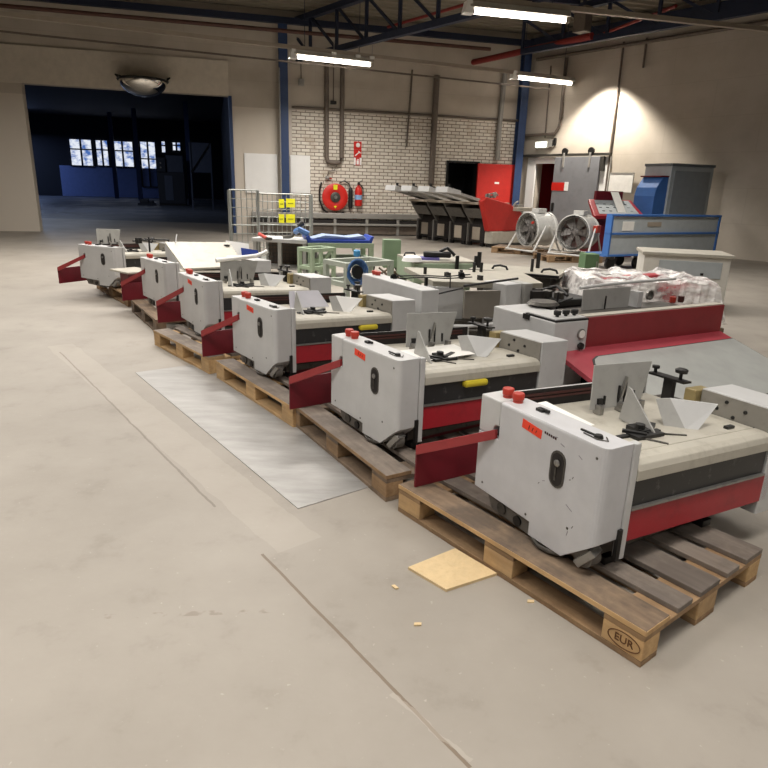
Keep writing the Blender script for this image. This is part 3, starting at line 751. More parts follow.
P2 = place_pallet(recolor(copy_tree(palP), (m_deck, m_woodo, m_woodd)), at(402, 513).xy - V((.03, -.02)), at(297, 428).xy, 'grimy dark pallet second from the camera, beside the near end of the steel floor plate'); P2.scale.x = .955; P2.location += V((-.02, .035, 0))
P3 = place_pallet(recolor(copy_tree(palP), (m_deck, m_wood, m_wood)), at(293, 428).xy, at(217, 378).xy, 'clean yellow wooden pallet beside the middle of the steel floor plate')
P4 = place_pallet(recolor(copy_tree(palP), (m_deck, m_wood, m_wood)), at(210, 375).xy, at(157, 346).xy, 'yellow wooden pallet at the far end of the steel floor plate'); P4.scale.x = .93; P4.location += V((.05, -.06, 0))
P5 = place_pallet(recolor(copy_tree(palP), (m_woodd, m_woodd, m_woodd)), at(157, 334).xy, at(129, 309).xy, 'grey dirty pallet set back between two cleaner pallets')
P6 = place_pallet(recolor(copy_tree(palP), (m_woodd, m_woodo, m_woodo)), at(128, 307).xy, at(96, 288).xy, 'long wooden pallet at the far end of the row'); P6.scale.x = 1.25; P6.location += V((-.19, .26, 0))
# burnt-in stamp on the near corner block
m_burn = paint('burnt_mark', '5f3c1e', .8)
ring = MB(); n = 28
pr = [(.06 * math.cos(2 * math.pi * i / n), .03 * math.sin(2 * math.pi * i / n)) for i in range(n)]
ring.tube([(1.215 + a, -.0015, .062 + b) for a, b in pr], .0018, 6, closed=True).build('stamp_ring', m_burn, P1)
lettering('EUR', .04, P1, 'stamp_lettering', m_burn, (1.215, -.0015, .062), (R(90), 0, 0), .001)

# ------------------------------------------------------------------ sheet feeders (u along the housing, v into the machine, w height above floor)
W, T, HH = .68, .133, .666
OFF = (0, 0, -PH)
def sag(p):
    k = max(0.0, p.y - .15)
    return (p.x, p.y, p.z - (.05 * k if p.z > .2 else 0))
def U(): return MB(OFF, sag)

m_cast = paint('dirty_casting', '716d67', .5, .3, wear='3a3633', amount=.5, scale=14)
m_gplate = paint('gearbox_plate_grey', '8e8a82', .5, wear='5f5b54', amount=.5)
def build_feeder():
    r = thing('sheet_feeder', 'x', 'machine')
    hb = MB(OFF)
    hb.prism([(0, .499), (.13, .499), (.13, HH), (W, HH), (W, .29), (.534, .172), (.354, .17), (.354, .228), (0, .235)], 'y', 0, T)
    es = [e for e in hb.bm.edges if all(abs(v.co.x - W) < 1e-5 and abs(v.co.y) < 1e-5 for v in e.verts)]
    bmesh.ops.bevel(hb.bm, geom=es, offset=.032, segments=5, profile=.5, affect='EDGES')
    es = [e for e in hb.bm.edges if all(abs(v.co.z - HH) < 1e-5 and abs(v.co.y) < 1e-5 for v in e.verts)]
    bmesh.ops.bevel(hb.bm, geom=es, offset=.012, segments=3, profile=.5, affect='EDGES')
    hs = hb.build('housing', m_grey, r, .004)
    MB(OFF).prism([(0, .503), (.09, .503), (.092, .54), (.104, .556), (.127, .556), (.127, HH), (0, HH)], 'y', 0, T).build('end_panel', m_grey, r, .006)
    MB(OFF).box(.088, .129, .03, .11, .5, .558).build('arm_slot', m_black, r)
    MB(OFF).prism(capsule(.469, .507, .075, .15), 'y', -.003, .002).build('window_rim', m_dsteel, r)
    wn = MB(OFF).prism(capsule(.469, .507, .058, .132), 'y', -.0045, .001).build('window', m_dark, r)  # flat dark plate; the recess's shade is put into its colour
    MB(OFF).lathe([(.0, 0), (.012, .002), (.014, .008), (.009, .012)], (.472, -.004, .535), (0, -1, 0), 14).build('dial', m_steel, wn, smooth=True)
    MB(OFF).box(.462, .468, -.008, -.004, .462, .515).build('lever', m_dsteel, wn)
    stk = MB(OFF).plate([(.262, -.0005, .605), (.37, -.0005, .592), (.372, -.0005, .628), (.264, -.0005, .642)], .0015).build('sticker', m_orange, r)
    for k in range(3): MB(OFF).bar((.30 + .02 * k, -.0025, .608), (.305 + .02 * k, -.0025, .626 - .004 * k), .001, .003).build('pen_mark', m_ink, stk)
    for (x, y) in ((.087, .07), (.157, .064)):
        MB(OFF).lathe([(.021, 0), (.021, .012), (.024, .014), (.025, .036), (.022, .04)], (x, y, HH), seg=20).build('knob', m_knob, r, smooth=True)
    lt = MB(OFF); lt.box(.265, .3, .06, .085, HH, HH + .012); lt.box(.285, .325, .07, .08, HH + .004, HH + .015); lt.build('latch', m_black, r)
    lt = MB(OFF); lt.box(.5, .57, .06, .068, HH, HH + .006); lt.lathe([(.018, 0), (.014, .012)], (.585, .06, HH), seg=12); lt.build('latch', m_black, r)
    MB(OFF).tube([(.53, .045, HH + .003), (.6, .04, HH + .003), (.63, .06, HH + .003), (.6, .085, HH + .003)], .0025, 6).build('wire_clip', m_dsteel, r)
    for q in ((.05, .27), (.64, .62), (.33, .25), (.55, .3)):
        MB(OFF).lathe([(.006, 0), (.004, .002)], (q[0], 0, q[1]), (0, -1, 0), 8).build('screw', m_dsteel, r)
    # arm and red plate beside the housing
    a = [(.112, -.006, .497), (.112, .01, .497), (.112, .01, .541), (.112, -.006, .541)]
    b = [(-.247, -.16, .312), (-.247, -.14, .312), (-.247, -.14, .362), (-.247, -.16, .362)]
    MB(OFF).hexa(a, b).build('arm', m_red_arm, r, .002)
    MB(OFF).prism([(-.155, .147), (.5, .147), (.5, .35), (-.155, .345)], 'x', -.255, -.245).build('guard_plate', m_dred, r)
    # frame, table and side panels
    U().box(.655, .687, .136, .168, .2, HH).build('side_frame', m_grey, r, .004)
    U().box(.674, .69, .116, .136, .2, .33).build('side_bracket', m_black, r)
    U().box(.0, .03, .136, 1.05, .2, .655).build('side_frame', m_grey, r, .004)
    for z in (.615, .632): U().box(.03, .04, .2, .98, z, z + .01).build('guide_rail', m_brown, r)
    U().box(.03, .034, .15, 1.03, .57, .66).build('inner_panel', m_dark, r)
    U().box(.03, .655, .17, 1.03, .25, .56).build('body', m_dark, r)
    U().box(.045, .36, .165, 1.03, .565, .583).build('table_panel', m_cream, r, .003)
    U().box(.363, .6, .165, 1.03, .566, .588).build('table_panel', m_cream, r, .003)
    U().prism([(.603, .555), (.603, .589), (.655, .588), (.68, .576), (.69, .555), (.69, .515), (.66, .515)], 'y', .17, 1.035).build('table_lip', m_cream, r, .004)
    U().box(.655, .672, .17, 1.035, .405, .515).build('cover_strip', m_dust, r)
    U().box(.655, .688, .17, 1.035, .396, .405).build('strip_edge', m_steel, r)
    U().box(.655, .68, .17, 1.1, .265, .392).build('side_panel', m_red, r, .003)
    U().box(.56, .572, .17, 1.0, .15, .26).build('base_panel', m_dred, r)
    # underside
    MB(OFF).box(.05, .62, .12, .8, .19, .25).build('chassis', m_dsteel, r, .004)
    for (x, y) in ((.1, .1), (.56, .14), (.1, .74), (.56, .74)): MB(OFF).box(x, x + .07, y, y + .06, PH, .175).build('foot', m_black, r, .003)
    gb = MB(OFF); gb.bar((.6, .03, .18), (.655, .05, .25), .07, .03); gb.bar((.575, .05, .165), (.64, .07, .235), .05, .018); gb.build('gear_bracket', m_steel, r, .003)
    gb = MB(OFF); gb.lathe([(.045, 0), (.045, .05)], (.62, .02, .215), (0, 1, 0), 18); gb.build('gear', m_cast, r)
    MB(OFF).lathe([(.026, 0), (.026, .02)], (.17, .012, .195), (0, 1, 0), 16).build('roller', m_dsteel, r)
    MB(OFF).lathe([(.022, 0), (.022, .02)], (.27, .012, .185), (0, 1, 0), 16).build('roller', m_black, r)
    MB(OFF).prism([(.06, .235), (.1, .16), (.34, .15), (.36, .17), (.36, .23)], 'y', .02, .045).build('casting', m_cast, r, .006)
    MB(OFF).tube([(.36, .05, .2), (.37, .01, .165), (.42, -.005, .156), (.48, .0, .16), (.53, .02, .17)], .009, 8).build('cable', m_dsteel, r, smooth=True)
    # backstop plate across the table
    bp = U().hexa([(.205, .39, .6), (.205, .72, .6), (.185, .79, .795), (.185, .405, .80)], [(.211, .39, .6), (.211, .72, .6), (.191, .79, .795), (.191, .405, .80)]).build('backstop', m_grey2, r, .002)
    for v_, z0, z1 in ((.47, .62, .66), (.56, .62, .70), (.60, .62, .735), (.66, .62, .67)): U().box(.206, .2145, v_, v_ + .008, z0, z1).build('slot', m_black, bp)
    U().box(.2, .217, .43, .46, .6, .65).build('opening', m_black, bp)
    for v_ in (.42, .56, .69): U().box(.2, .24, v_, v_ + .025, .583, .625).build('foot_bracket', m_steel, bp, .002)
    U().bar((.21, .58, .64), (.213, .6, .74), .012, .012).build('slide_rod', m_steel, bp)
    # side guides
    U().hexa([(.34, .35, .583), (.56, .31, .583), (.56, .318, .583), (.34, .358, .583)], [(.355, .36, .73), (.375, .357, .725), (.375, .365, .725), (.355, .368, .73)]).build('side_guide', m_grey2, r)
    U().hexa([(.50, .70, .585), (.53, .74, .585), (.525, .75, .585), (.495, .71, .585)], [(.42, .68, .70), (.53, .85, .69), (.525, .86, .69), (.415, .69, .70)]).build('corner_guide', m_grey, r)
    U().hexa([(.44, .64, .585), (.5, .70, .585), (.495, .71, .585), (.435, .65, .585)], [(.38, .64, .69), (.42, .68, .70), (.415, .69, .70), (.375, .65, .69)]).build('corner_guide', m_grey2, r)
    cl = U()
    cl.box(.47, .53, .36, .52, .588, .603); cl.box(.42, .5, .42, .47, .59, .612); cl.bar((.5, .44, .6), (.44, .56, .605), .025, .015); cl.bar((.45, .36, .605), (.52, .42, .605), .02, .012); cl.lathe([(.02, 0), (.02, .03)], (.47, .44, .6), seg=12)
    cl.box(.47, .49, .3, .55, .589, .598).build('clamp', m_black, r)
    for (p, q) in (((.52, .4, .593), (.6, .45, .591)), ((.5, .5, .593), (.56, .62, .59))): U().tube([p, q], .004, 6).build('guide_rod', m_dsteel, r)
    U().box(.555, .575, .88, .93, .588, .6).build('stop', m_black, r)
    # rear gearbox
    U().box(.33, W, 1.045, 1.275, .2, .69).build('gearbox', m_grey, r, .005)
    gp = U().box(.335, .672, 1.036, 1.045, .5, .685).build('gearbox_plate', m_gplate, r)
    for (u_, z) in ((.42, .62), (.5, .6), (.55, .64), (.6, .58), (.46, .66)): U().lathe([(.009, 0), (.007, .006)], (u_, 1.036, z), (0, -1, 0), 10).build('bolt', m_black, gp)
    U().box(.27, .33, 1.0, 1.12, .58, .68).build('bearing_block', paint('brass_block', '9d8d62', .45, .3), r, .006)
    U().box(.04, .27, 1.045, 1.2, .2, .56).build('rear_frame', m_dsteel, r)
    k = U(); k.box(.06, .26, 1.0, 1.06, .69, .7); k.box(.14, .19, 1.02, 1.05, .56, .69); k.build('crank_bracket', m_black, r)
    k = U(); k.lathe([(.008, 0), (.008, .03), (.028, .034), (.03, .05), (.02, .056)], (.22, 1.03, .7), seg=14); k.build('star_knob', m_black, r, smooth=True)
    k = U(); k.lathe([(.008, 0), (.008, .02), (.018, .022), (.018, .035)], (.08, 1.03, .7), seg=12); k.build('star_knob', m_black, r, smooth=True)
    return r

FG = 'sheet feeders in a row on pallets'
proto = build_feeder()
SCL = 1.345
POSE = [(.312 * SCL, 1.909 * SCL, -1.036), (-.235 * SCL, 2.679 * SCL, -.966), (-.884 * SCL, 3.567 * SCL, -.905),
        (-1.47 * SCL, 4.455 * SCL, -.949), (-2.06 * SCL, 5.302 * SCL, -.868)]
b6 = at(113.0, 247.8, HH); y6 = -.5
POSE.append((b6.x - W * math.cos(y6), b6.y - W * math.sin(y6), y6))
FLAB = ['grey sheet feeder nearest the camera, its housing scuffed with black marks',
        'grey sheet feeder with a yellow pad under its table, on the grimy dark pallet',
        'grey sheet feeder with a leaning backstop plate, third from the camera',
        'grey sheet feeder fourth from the camera, just beyond the steel floor plate',
        'grey sheet feeder half covered by a large cream lid',
        'grey sheet feeder at the far end of the row, before the dark doorway']
FEED = [proto]
for i, (x, y, a) in enumerate(POSE):
    o = proto if i == 0 else copy_tree(proto)
    move(o, (x, y, PH), a); tag(o, FLAB[i], 'machine', FG)
    if i: FEED.append(o)
def drop(o, *names):
    for n in names:
        for c in child(o, n):
            for g in list(c.children): bpy.data.objects.remove(g)
            bpy.data.objects.remove(c)
def child(o, n): return [c for c in o.children if c.name.split('.')[0] == n]
m_scfl = paint('scuff_grey', '8d8990', .6)
# what sets single feeders apart
c3 = child(FEED[2], 'corner_guide')[0]; c3.data = c3.data.copy(); c3.data.materials[0] = m_white
child(FEED[3], 'backstop')[0].location.y -= .06; child(FEED[5], 'backstop')[0].location += V((-.2, -.1, .06)); child(FEED[0], 'backstop')[0].location.y += .05; child(FEED[0], 'side_guide')[0].location.y += .16; child(FEED[0], 'side_guide')[0].location.x -= .03
h = child(FEED[0], 'housing')[0]; h.data = h.data.copy(); h.data.materials[0] = m_scuff
for (u_, z, l, a) in ((.43, .625, .035, .2), (.47, .612, .03, -.3), (.56, .60, .03, -.5), (.53, .39, .05, -.45), (.4, .43, .02, .4), (.38, .41, .012, .9), (.545, .5, .015, 1.2), (.53, .49, .012, .4), (.55, .27, .03, 1.3), (.57, .31, .018, 1.1)):
    MB(OFF).bar((u_, -.0004, z), (u_ + l * .7 * math.cos(a), -.0004, z + l * .7 * math.sin(a)), .0006, .003).build('scuff_mark', m_dsteel if l < .02 else m_scfl, FEED[0])
for k in range(6): MB(OFF).box(.385 + k * .011, .392 + k * .011, -.0012, 0, .622 - .001 * k, .631 - .001 * k).build('printed_mark', m_ink, FEED[0])
for f, v0 in ((FEED[1], .44), (FEED[2], .72)):
    U().box(.655, .705, v0, v0 + .17, .475, .515).build('yellow_pad', m_yellow, f, .016)
drop(FEED[2], 'backstop')
bp = U().hexa([(.26, .36, .59), (.26, .72, .59), (.14, .69, .70), (.14, .42, .70)], [(.266, .36, .59), (.266, .72, .59), (.146, .69, .705), (.146, .42, .705)]).build('backstop', paint('violet_grey_plate', 'a9a7ae', .4), FEED[2], .002)
bp['label'] = 'leaning violet-grey backstop plate'
U().bar((.3, .4, .59), (.16, .47, .70), .012, .02).build('strut', m_grey, bp)
drop(FEED[5], 'sticker'); drop(FEED[4], 'sticker', 'backstop', 'side_guide', 'corner_guide', 'clamp', 'guide_rod')
# bright piece of scrap held by the fourth feeder is the loose roll on its backstop
def local_thing(f, name, label, cat, u, v, w, rz=0.0, group=None):
    x, y, a = POSE[f]; c, s = math.cos(a), math.sin(a)
    return thing(name, label, cat, (x + c * u - s * v, y + s * u + c * v, w), a + rz, group)
o = local_thing(3, 'rolled_sheet', 'cream rolled sheet lying on top of a backstop plate before the cage', 'roll', .2, .42, .785)
MB().tube([(0, -.12, .0), (-.02, .1, .012), (.0, .3, .03), (.02, .4, .07)], .02, 10).build('roll', m_white, o, smooth=True)
MB().plate([(-.05, .05, .0), (-.05, .28, .005), (-.3, .26, -.0), (-.3, .1, .0)], .004).build('flap', m_white, o)
# large cream lid lying over the fifth feeder
o = local_thing(4, 'cream_lid', 'large flat cream lid propped across the fifth feeder', 'lid', .6, .2, .60)
lb = MB()
A = [(.08, .02, -.02), (.08, .74, -.03), (-.62, .90, .17), (-.62, .10, .2)]
lb.hexa(A, [(a, b, c + .022) for a, b, c in A]).build('panel', m_cream, o, .004)
MB().hexa([(.08, .02, -.02), (-.62, .10, .2), (-.62, .12, .2), (.08, .04, -.02)], [(.08, .02, -.08), (-.62, .10, -.06), (-.62, .12, -.06), (.08, .04, -.08)]).build('side_flange', m_grey, o)
MB().box(-.52, -.47, .78, .84, .165, .175).build('latch', m_black, o)
MB().tube([(-.55, .2, .21), (-.6, .24, .3)], .008).build('stay_rod', m_grey, o)
# cream shelf board between the last two feeders
o = thing('shelf_board', 'cream shelf board with a red block under it between the last two feeders', 'board', at(127, 271, .46), R(-40))
MB().box(-.22, .2, -.1, .22, -.01, .01).build('board', m_cream, o, .003); MB().box(-.08, .12, -.05, .15, -.31, -.01).build('block', m_dred, o, .004)
# rods standing on the last feeder
o = local_thing(5, 'rod_stand', 'dark rod stand with cross rods on the feeder before the dark doorway', 'stand', .62, .62, .56)
MB().tube([(0, 0, 0), (0, 0, .2)], .012).build('post', m_black, o); MB().tube([(-.05, -.22, .16), (.0, 0, .17), (.05, .3, .15)], .012).build('cross_rod', m_black, o)
MB().tube([(.02, .3, .15), (.08, .34, .05), (.1, .3, .0)], .012).build('hook_rod', m_black, o); MB().box(-.03, .03, -.2, -.14, .13, .2).build('clamp', m_black, o)
# loose sheets and papers on the tables
def sheet(f, pts, label, z=.0):
    x, y, a = POSE[f]; c, s = math.cos(a), math.sin(a)
    P = [(x + c * u - s * v, y + s * u + c * v) for u, v in pts]; w = .5895 - .05 * max(0, pts[0][1] - .15) + z
    mb = MB(); cc = V((sum(p[0] for p in P) / 4, sum(p[1] for p in P) / 4, 0))
    mb.hexa([(p[0] - cc.x, p[1] - cc.y, 0) for p in P], [(p[0] - cc.x, p[1] - cc.y, .002) for p in P])
    o = mb.build('paper_sheet', m_paper); o.location = (cc.x, cc.y, w); return tag(o, label, 'paper')
sheet(1, ((.25, .24), (.50, .22), (.52, .66), (.28, .7)), 'white paper under black clamps on the second feeder from the camera')
sheet(0, ((.12, .19), (.42, .17), (.42, .23), (.12, .26)), 'white paper strip behind the housing of the nearest feeder', .04)

# ------------------------------------------------------------------ second row: red feeder with tray
p0 = at(494, 304.5, .7); p1 = at(555, 321.5, .7); a3 = math.atan2(p1.y - p0.y, p1.x - p0.x); L3 = (p1 - p0).length
o = thing('red_feeder', 'red and grey feeder with black knobs and a large red side panel', 'machine', (p0.x, p0.y, 0), a3)
MB().box(0, L3, 0, .3, .12, .69).build('housing', m_grey, o, .008)
MB().box(L3 - .3, L3 - .002, .01, .3, .69, .702).build('top_plate', m_black, o)
MB().box(L3 - .29, L3 - .015, .02, .29, .702, .708).build('top_inlay', m_grey, o)
for k, (u_, v_) in enumerate(((.38, .16), (.42, .2), (.46, .25))):
    MB().lathe([(.012, 0), (.012, .012), (.024, .015), (.026, .04), (.02, .045)], (L3 - .09 + k * .0, .1 + k * .075, .705), seg=14).build('knob', m_black, o, smooth=True)
MB().lathe([(.034, 0), (.034, .012), (.028, .014)], (L3, .24, .6), (1, 0, 0), 20).build('gauge', m_steel, o); MB().lathe([(.027, 0), (.027, .002)], (L3 + .0135, .24, .6), (1, 0, 0), 20).build('gauge_face', m_paper, o)
MB().lathe([(.015, 0), (.015, .01), (.024, .012), (.022, .03)], (L3, .235, .52), (1, 0, 0), 14).build('selector_knob', m_black, o)
MB().box(L3 - .3, L3 - .24, -.012, .0, .665, .70).build('corner_bracket', m_black, o)
MB().box(L3 - .06, L3 - .02, .302, 1.75, .46, .7).build('side_panel', paint('brick_red_panel', '8c2c31', .4, wear='70242a', amount=.4), o, .004)
MB().box(.0, L3 - .06, .302, 1.7, .1, .6).build('body', m_dark, o)
MB().box(L3 - .1, L3 - .03, .302, 1.75, .7, .708).build('panel_edge', m_cream, o)
def TS(): return MB((0, 0, 0), lambda q: (q.x, q.y, q.z - .3 * (q.x - L3)))
TS().box(L3 - .02, L3 + .75, .05, 1.75, .455, .49).build('tray_frame', paint('tray_red_lit', 'b04a54', .22), o, .004)  # red frame with its pink highlight put into the colour
TS().prism([(L3 + .1, .5), (L3 + .1, .3), (L3 + .13, .24), (L3 + .18, .2), (L3 + .74, .2), (L3 + .74, 1.74), (L3 + .1, 1.74)], 'z', .49, .496).build('tray_rim', m_black, o)
TS().prism([(L3 + .112, .5), (L3 + .112, .31), (L3 + .14, .25), (L3 + .185, .212), (L3 + .732, .212), (L3 + .732, 1.73), (L3 + .112, 1.73)], 'z', .496, .499).build('tray_sheet', paint('tray_sheet_grey', 'bfc1bd', .22, .2), o)
MB().box(L3 + .05, L3 + .5, .2, 1.7, .0, .27).build('tray_stand', m_dsteel, o)
MB().box(.03, L3 - .05, .03, .27, 0, .12).build('plinth', m_black, o)
q = MB(); q.hexa([(.25, .62, .6), (.25, 1.1, .6), (.22, 1.14, .81), (.22, .64, .81)], [(.256, .62, .6), (.256, 1.1, .6), (.226, 1.14, .81), (.226, .64, .81)]).build('backstop', m_grey2, o)
MB().box(.258, .264, .84, .85, .66, .76).build('backstop_slot', m_black, o); MB().box(.2, .3, 1.15, 1.2, .58, .78).build('backstop_end', m_grey, o)
MB().box(.15, .45, .35, 1.6, .6, .66).build('table_rail', m_dsteel, o)
MB().tube([(.2, .63, .82), (.18, .9, .83), (.16, 1.3, .835), (.14, 1.75, .835)], .012).build('cross_rod', m_grey, o)
MB().lathe([(.04, 0), (.04, .02), (.03, .02), (.03, 0)], (.15, 1.45, .72), (1, 0, 0), 20).build('ring', m_steel, o)
for (v_, m_) in ((1.62, m_knob), (1.72, m_brown)): MB().lathe([(.02, 0), (.025, .01), (.025, .05)], (.25, v_, .66), seg=14).build('cap', m_, o)
k = MB(); k.tube([(.2, .42, .66), (.2, .42, .8)], .008); k.tube([(.2, .42, .72), (.25, .52, .76)], .006); k.build('rod_post', m_black, o)
k = MB(); k.lathe([(.1, 0), (.12, .01), (.1, .03)], (.14, .34, .7), seg=18); k.build('hand_wheel', m_dsteel, o)

# ------------------------------------------------------------------ second row: long grey feeder with rods
p0 = at(362, 273.5, .7); p1 = at(422, 290.5, .7); a2 = math.atan2(p1.y - p0.y, p1.x - p0.x); L2 = (p1 - p0).length
o = thing('collator_unit', 'long grey collating unit with black rods, behind the feeders', 'machine', (p0.x, p0.y, 0), a2)
INV = (Matrix.Translation((p0.x, p0.y, 0)) @ Matrix.Rotation(a2, 4, 'Z')).inverted()
def lc(px, py, z): return INV @ at(px, py, z)
MB().box(0, L2, 0, .17, .12, .7).build('housing', m_grey, o, .008)
MB().box(.05, L2 - .05, .02, .15, 0, .12).build('plinth', m_black, o)
for u_ in (.09, .15): MB().lathe([(.025, 0), (.025, .015), (.03, .018), (.03, .035)], (u_, .09, .7), seg=14).build('knob', m_knob, o)
TZ = .66
tp = [lc(433, 281, TZ), lc(506, 283.5, TZ), lc(543, 283, TZ), lc(522, 272, TZ), lc(404, 267, TZ)]
MB().prism([(q.x, q.y) for q in tp], 'z', TZ - .05, TZ).build('table', paint('dull_beige_top', 'aaa597', .5, wear='7f796c', amount=.5), o, .004)
def wallbox(a, b, z0, z1, t, name, mat, lean=0.0):
    d = (b - a); d.z = 0; d.normalize(); n = V((-d.y, d.x, 0))
    if n.dot(V((0, 1, 0))) < 0 and False: n = -n
    A = [V((a.x, a.y, z0)), V((b.x, b.y, z0)), V((b.x, b.y, z0)) + n * t, V((a.x, a.y, z0)) + n * t]
    B = [V((q.x, q.y, z1)) + n * lean for q in A]
    return MB().hexa(A, B).build(name, mat, o, .004)
wallbox(lc(434, 281.5, TZ), lc(464.5, 281.5, TZ), .3, TZ - .05, .25, 'side_panel', m_grey)
wallbox(lc(465.5, 285, TZ), lc(506, 284.5, TZ), .35, TZ - .055, .03, 'steel_plate', paint('dull_plate', '938d84', .45, .3))
wallbox(lc(509, 286, TZ), lc(524, 284.5, TZ), .2, TZ + .005, .3, 'motor_box', m_grey, .03)
wallbox(lc(525, 284.5, TZ), lc(533, 284, TZ), .2, TZ + .005, .3, 'motor_plate', m_grey2)
wallbox(lc(533.5, 285, TZ), lc(545, 285, TZ), .1, TZ - .06, .3, 'drive_recess', m_dark)
MB().box(.1, L2 * .55, .2, 1.2, 0, .3).build('base', m_dsteel, o)
def rod(pts, r, name='cross_rod'): MB().tube([lc(*q) for q in pts], r, 6).build(name, m_black, o)
rod([(464, 286, TZ + .01), (518, 278.5, TZ + .05)], .011)
rod([(393, 279, .7), (424, 277, .7), (447, 278.5, .7), (472, 277, .7)], .006); rod([(396, 276, .71), (424, 275.5, .71), (446, 276.5, .71), (470, 274.5, .71)], .006)
rod([(450, 288, .66), (450.5, 273, .8)], .005); rod([(463, 288, .63), (437, 294, .58)], .008)
for px, py in ((394, 277.5), (462, 276)): MB().lathe([(.032, 0), (.032, .01), (.024, .01), (.024, 0)], lc(px, py, .71), (.5, -.6, .1), 20).build('ring', m_black, o)
for px, py, hh in ((426, 285, .07), (474, 272, .1), (481, 272, .1), (447, 277, .05), (461, 276, .06), (532, 268, .1), (425, 274, .07)):
    q = lc(px, py, TZ); MB().box(q.x - .012, q.x + .012, q.y - .012, q.y + .012, TZ - .06, TZ + hh).build('post', m_black, o)
for px, py in ((447, 277), (461, 276.5), (480, 280)):
    q = lc(px, py, TZ); MB().box(q.x - .03, q.x + .03, q.y - .015, q.y + .015, TZ, TZ + .045).build('clamp', m_black, o)
pts = [(L2 + .0, .2 + .0, .5)] + [(L2 + .10 + .2 * math.cos(t), .4 + .3 * math.sin(t), .44) for t in (R(x) for x in range(-150, 100, 25))]
MB().tube(pts, .012, 8).build('air_hose', m_grey, o, smooth=True)
MB().tube([(a + .05, b + .03, c - .03) for a, b, c in pts[1:]], .009, 8).build('air_hose', m_dsteel, o, smooth=True)
# black mechanics behind it
pm = at(556, 296, .5)
o = thing('drive_unit', 'black greasy drive unit beside the wrapped load', 'machine', (pm.x, pm.y, 0), a2)
MB().box(-.25, .25, -.2, .35, 0, .42).build('frame', m_dark, o, .01); MB().box(-.22, .2, -.15, .3, .42, .5).build('gear_cover', m_black, o, .02)
for k, (x_, y_) in enumerate(((-.15, -.1), (.0, -.12), (.12, -.08), (-.05, .15))): MB().lathe([(.05, 0), (.05, .06), (.02, .07)], (x_, y_, .5), seg=16).build('pulley', m_dsteel, o)
MB().tube([(-.2, -.1, .52), (0, 0, .6), (.2, -.05, .54)], .015).build('hose', m_black, o)

# rear conveyor table with handles
pA = at(470, 268, .62); pB = at(560, 275, .62)
o = thing('conveyor_table', 'low pale conveyor table with black handles in front of the fans', 'table', ((pA.x + pB.x) / 2, (pA.y + pB.y) / 2, 0), math.atan2(pB.y - pA.y, pB.x - pA.x))
hl = (pB - pA).length / 2
MB().box(-hl, hl, -.05, .55, .58, .62).build('top', paint('dull_beige_top', 'aaa597', .5, wear='7f796c', amount=.5), o, .005); MB().box(-hl + .1, hl - .1, 0, .5, .1, .58).build('base', m_dsteel, o)
for x_ in (-hl * .35, hl * .75):
    MB().tube([(x_ - .09, .08, .62), (x_ - .07, .08, .655), (x_, .08, .668), (x_ + .07, .08, .655), (x_ + .09, .08, .62)], .013).build('handle', m_black, o)
for x_, y_ in ((-hl * .85, .1), (hl * .35, .5)): MB().box(x_ - .022, x_ + .022, y_ - .015, y_ + .015, .62, .80).build('post', m_black, o)
for x_, s_ in ((-hl + .05, 1), (hl - .1, 1)): MB().box(x_, x_ + .05, 0, .5, 0, .1).build('foot', m_black, o)
MB().bar((-hl, -.06, .6), (hl, -.06, .6), .02, .03).build('edge_rail', m_black, o)
# green bench with post
pA = at(428, 272, .5); pB = at(475, 272, .5)
o = thing('green_bench', 'long low green machine bench with black handles', 'bench', ((pA.x + pB.x) / 2 - .08, (pA.y + pB.y) / 2, 0), math.atan2(pB.y - pA.y, pB.x - pA.x))
hl = (pB - pA).length / 2 + .1
MB().box(-hl, hl, 0, .9, .36, .6).build('beam', m_green, o, .01); MB().box(-hl, hl, .02, .88, .6, .625).build('top', m_cream, o)
for x_ in (-hl + .05, hl - .12):
    MB().box(x_, x_ + .07, .05, .12, 0, .36).build('leg', m_green, o); MB().box(x_, x_ + .07, .78, .85, 0, .36).build('leg', m_green, o)
for x_ in (-hl * .75, hl * .55): MB().tube([(x_ - .08, .6, .62), (x_ - .06, .6, .67), (x_ + .06, .6, .67), (x_ + .08, .6, .62)], .013).build('handle', m_black, o)
for x_ in (-hl + .55, hl - .02): MB().box(x_ - .02, x_ + .02, -.03, .0, .4, .70).build('post', m_black, o)
pg = at(391, 265, .45)
o = thing('green_post_box', 'upright green control box standing on a bundle of cables', 'box', (pg.x, pg.y, 0), R(8))
MB().box(-.12, .12, -.08, .1, .42, .80).build('box', m_dgreen, o, .006); MB().box(-.03, .03, -.03, .03, 0, .42).build('post', m_green, o); MB().box(-.2, .2, -.15, .15, 0, .03).build('base_plate', m_dsteel, o)
for k in range(7):
    a = random.uniform(-.25, .25); pts = [(a + random.uniform(-.12, .12), random.uniform(-.2, .05), .44 - .07 * j + random.uniform(-.03, .03)) for j in range(5)]
    MB().tube(pts, .014).build('cable', m_dsteel if k % 2 else m_woodd, o, smooth=True)
o = thing('crumpled_sheet', 'crumpled white plastic sheet right of the green control box', 'sheet', at(412, 261, .625), 0)
MB().lathe([(.13, 0), (.11, .05), (.05, .07), (.0, .075)], seg=14).build('plastic', m_white, o, smooth=True)
o = thing('tool_pile', 'dark tools with a violet strap on the far end of the green bench', 'tools', at(431, 259.5, .625), 0)
MB().box(-.2, .1, -.1, .1, 0, .03).build('strap', paint('violet_strap', '6c66a8', .6), o); MB().box(-.1, .25, -.06, .08, .03, .1).build('case', m_black, o, .02); MB().tube([(.1, 0, .1), (.2, 0, .15), (.3, 0, .06)], .02).build('handle', m_black, o)
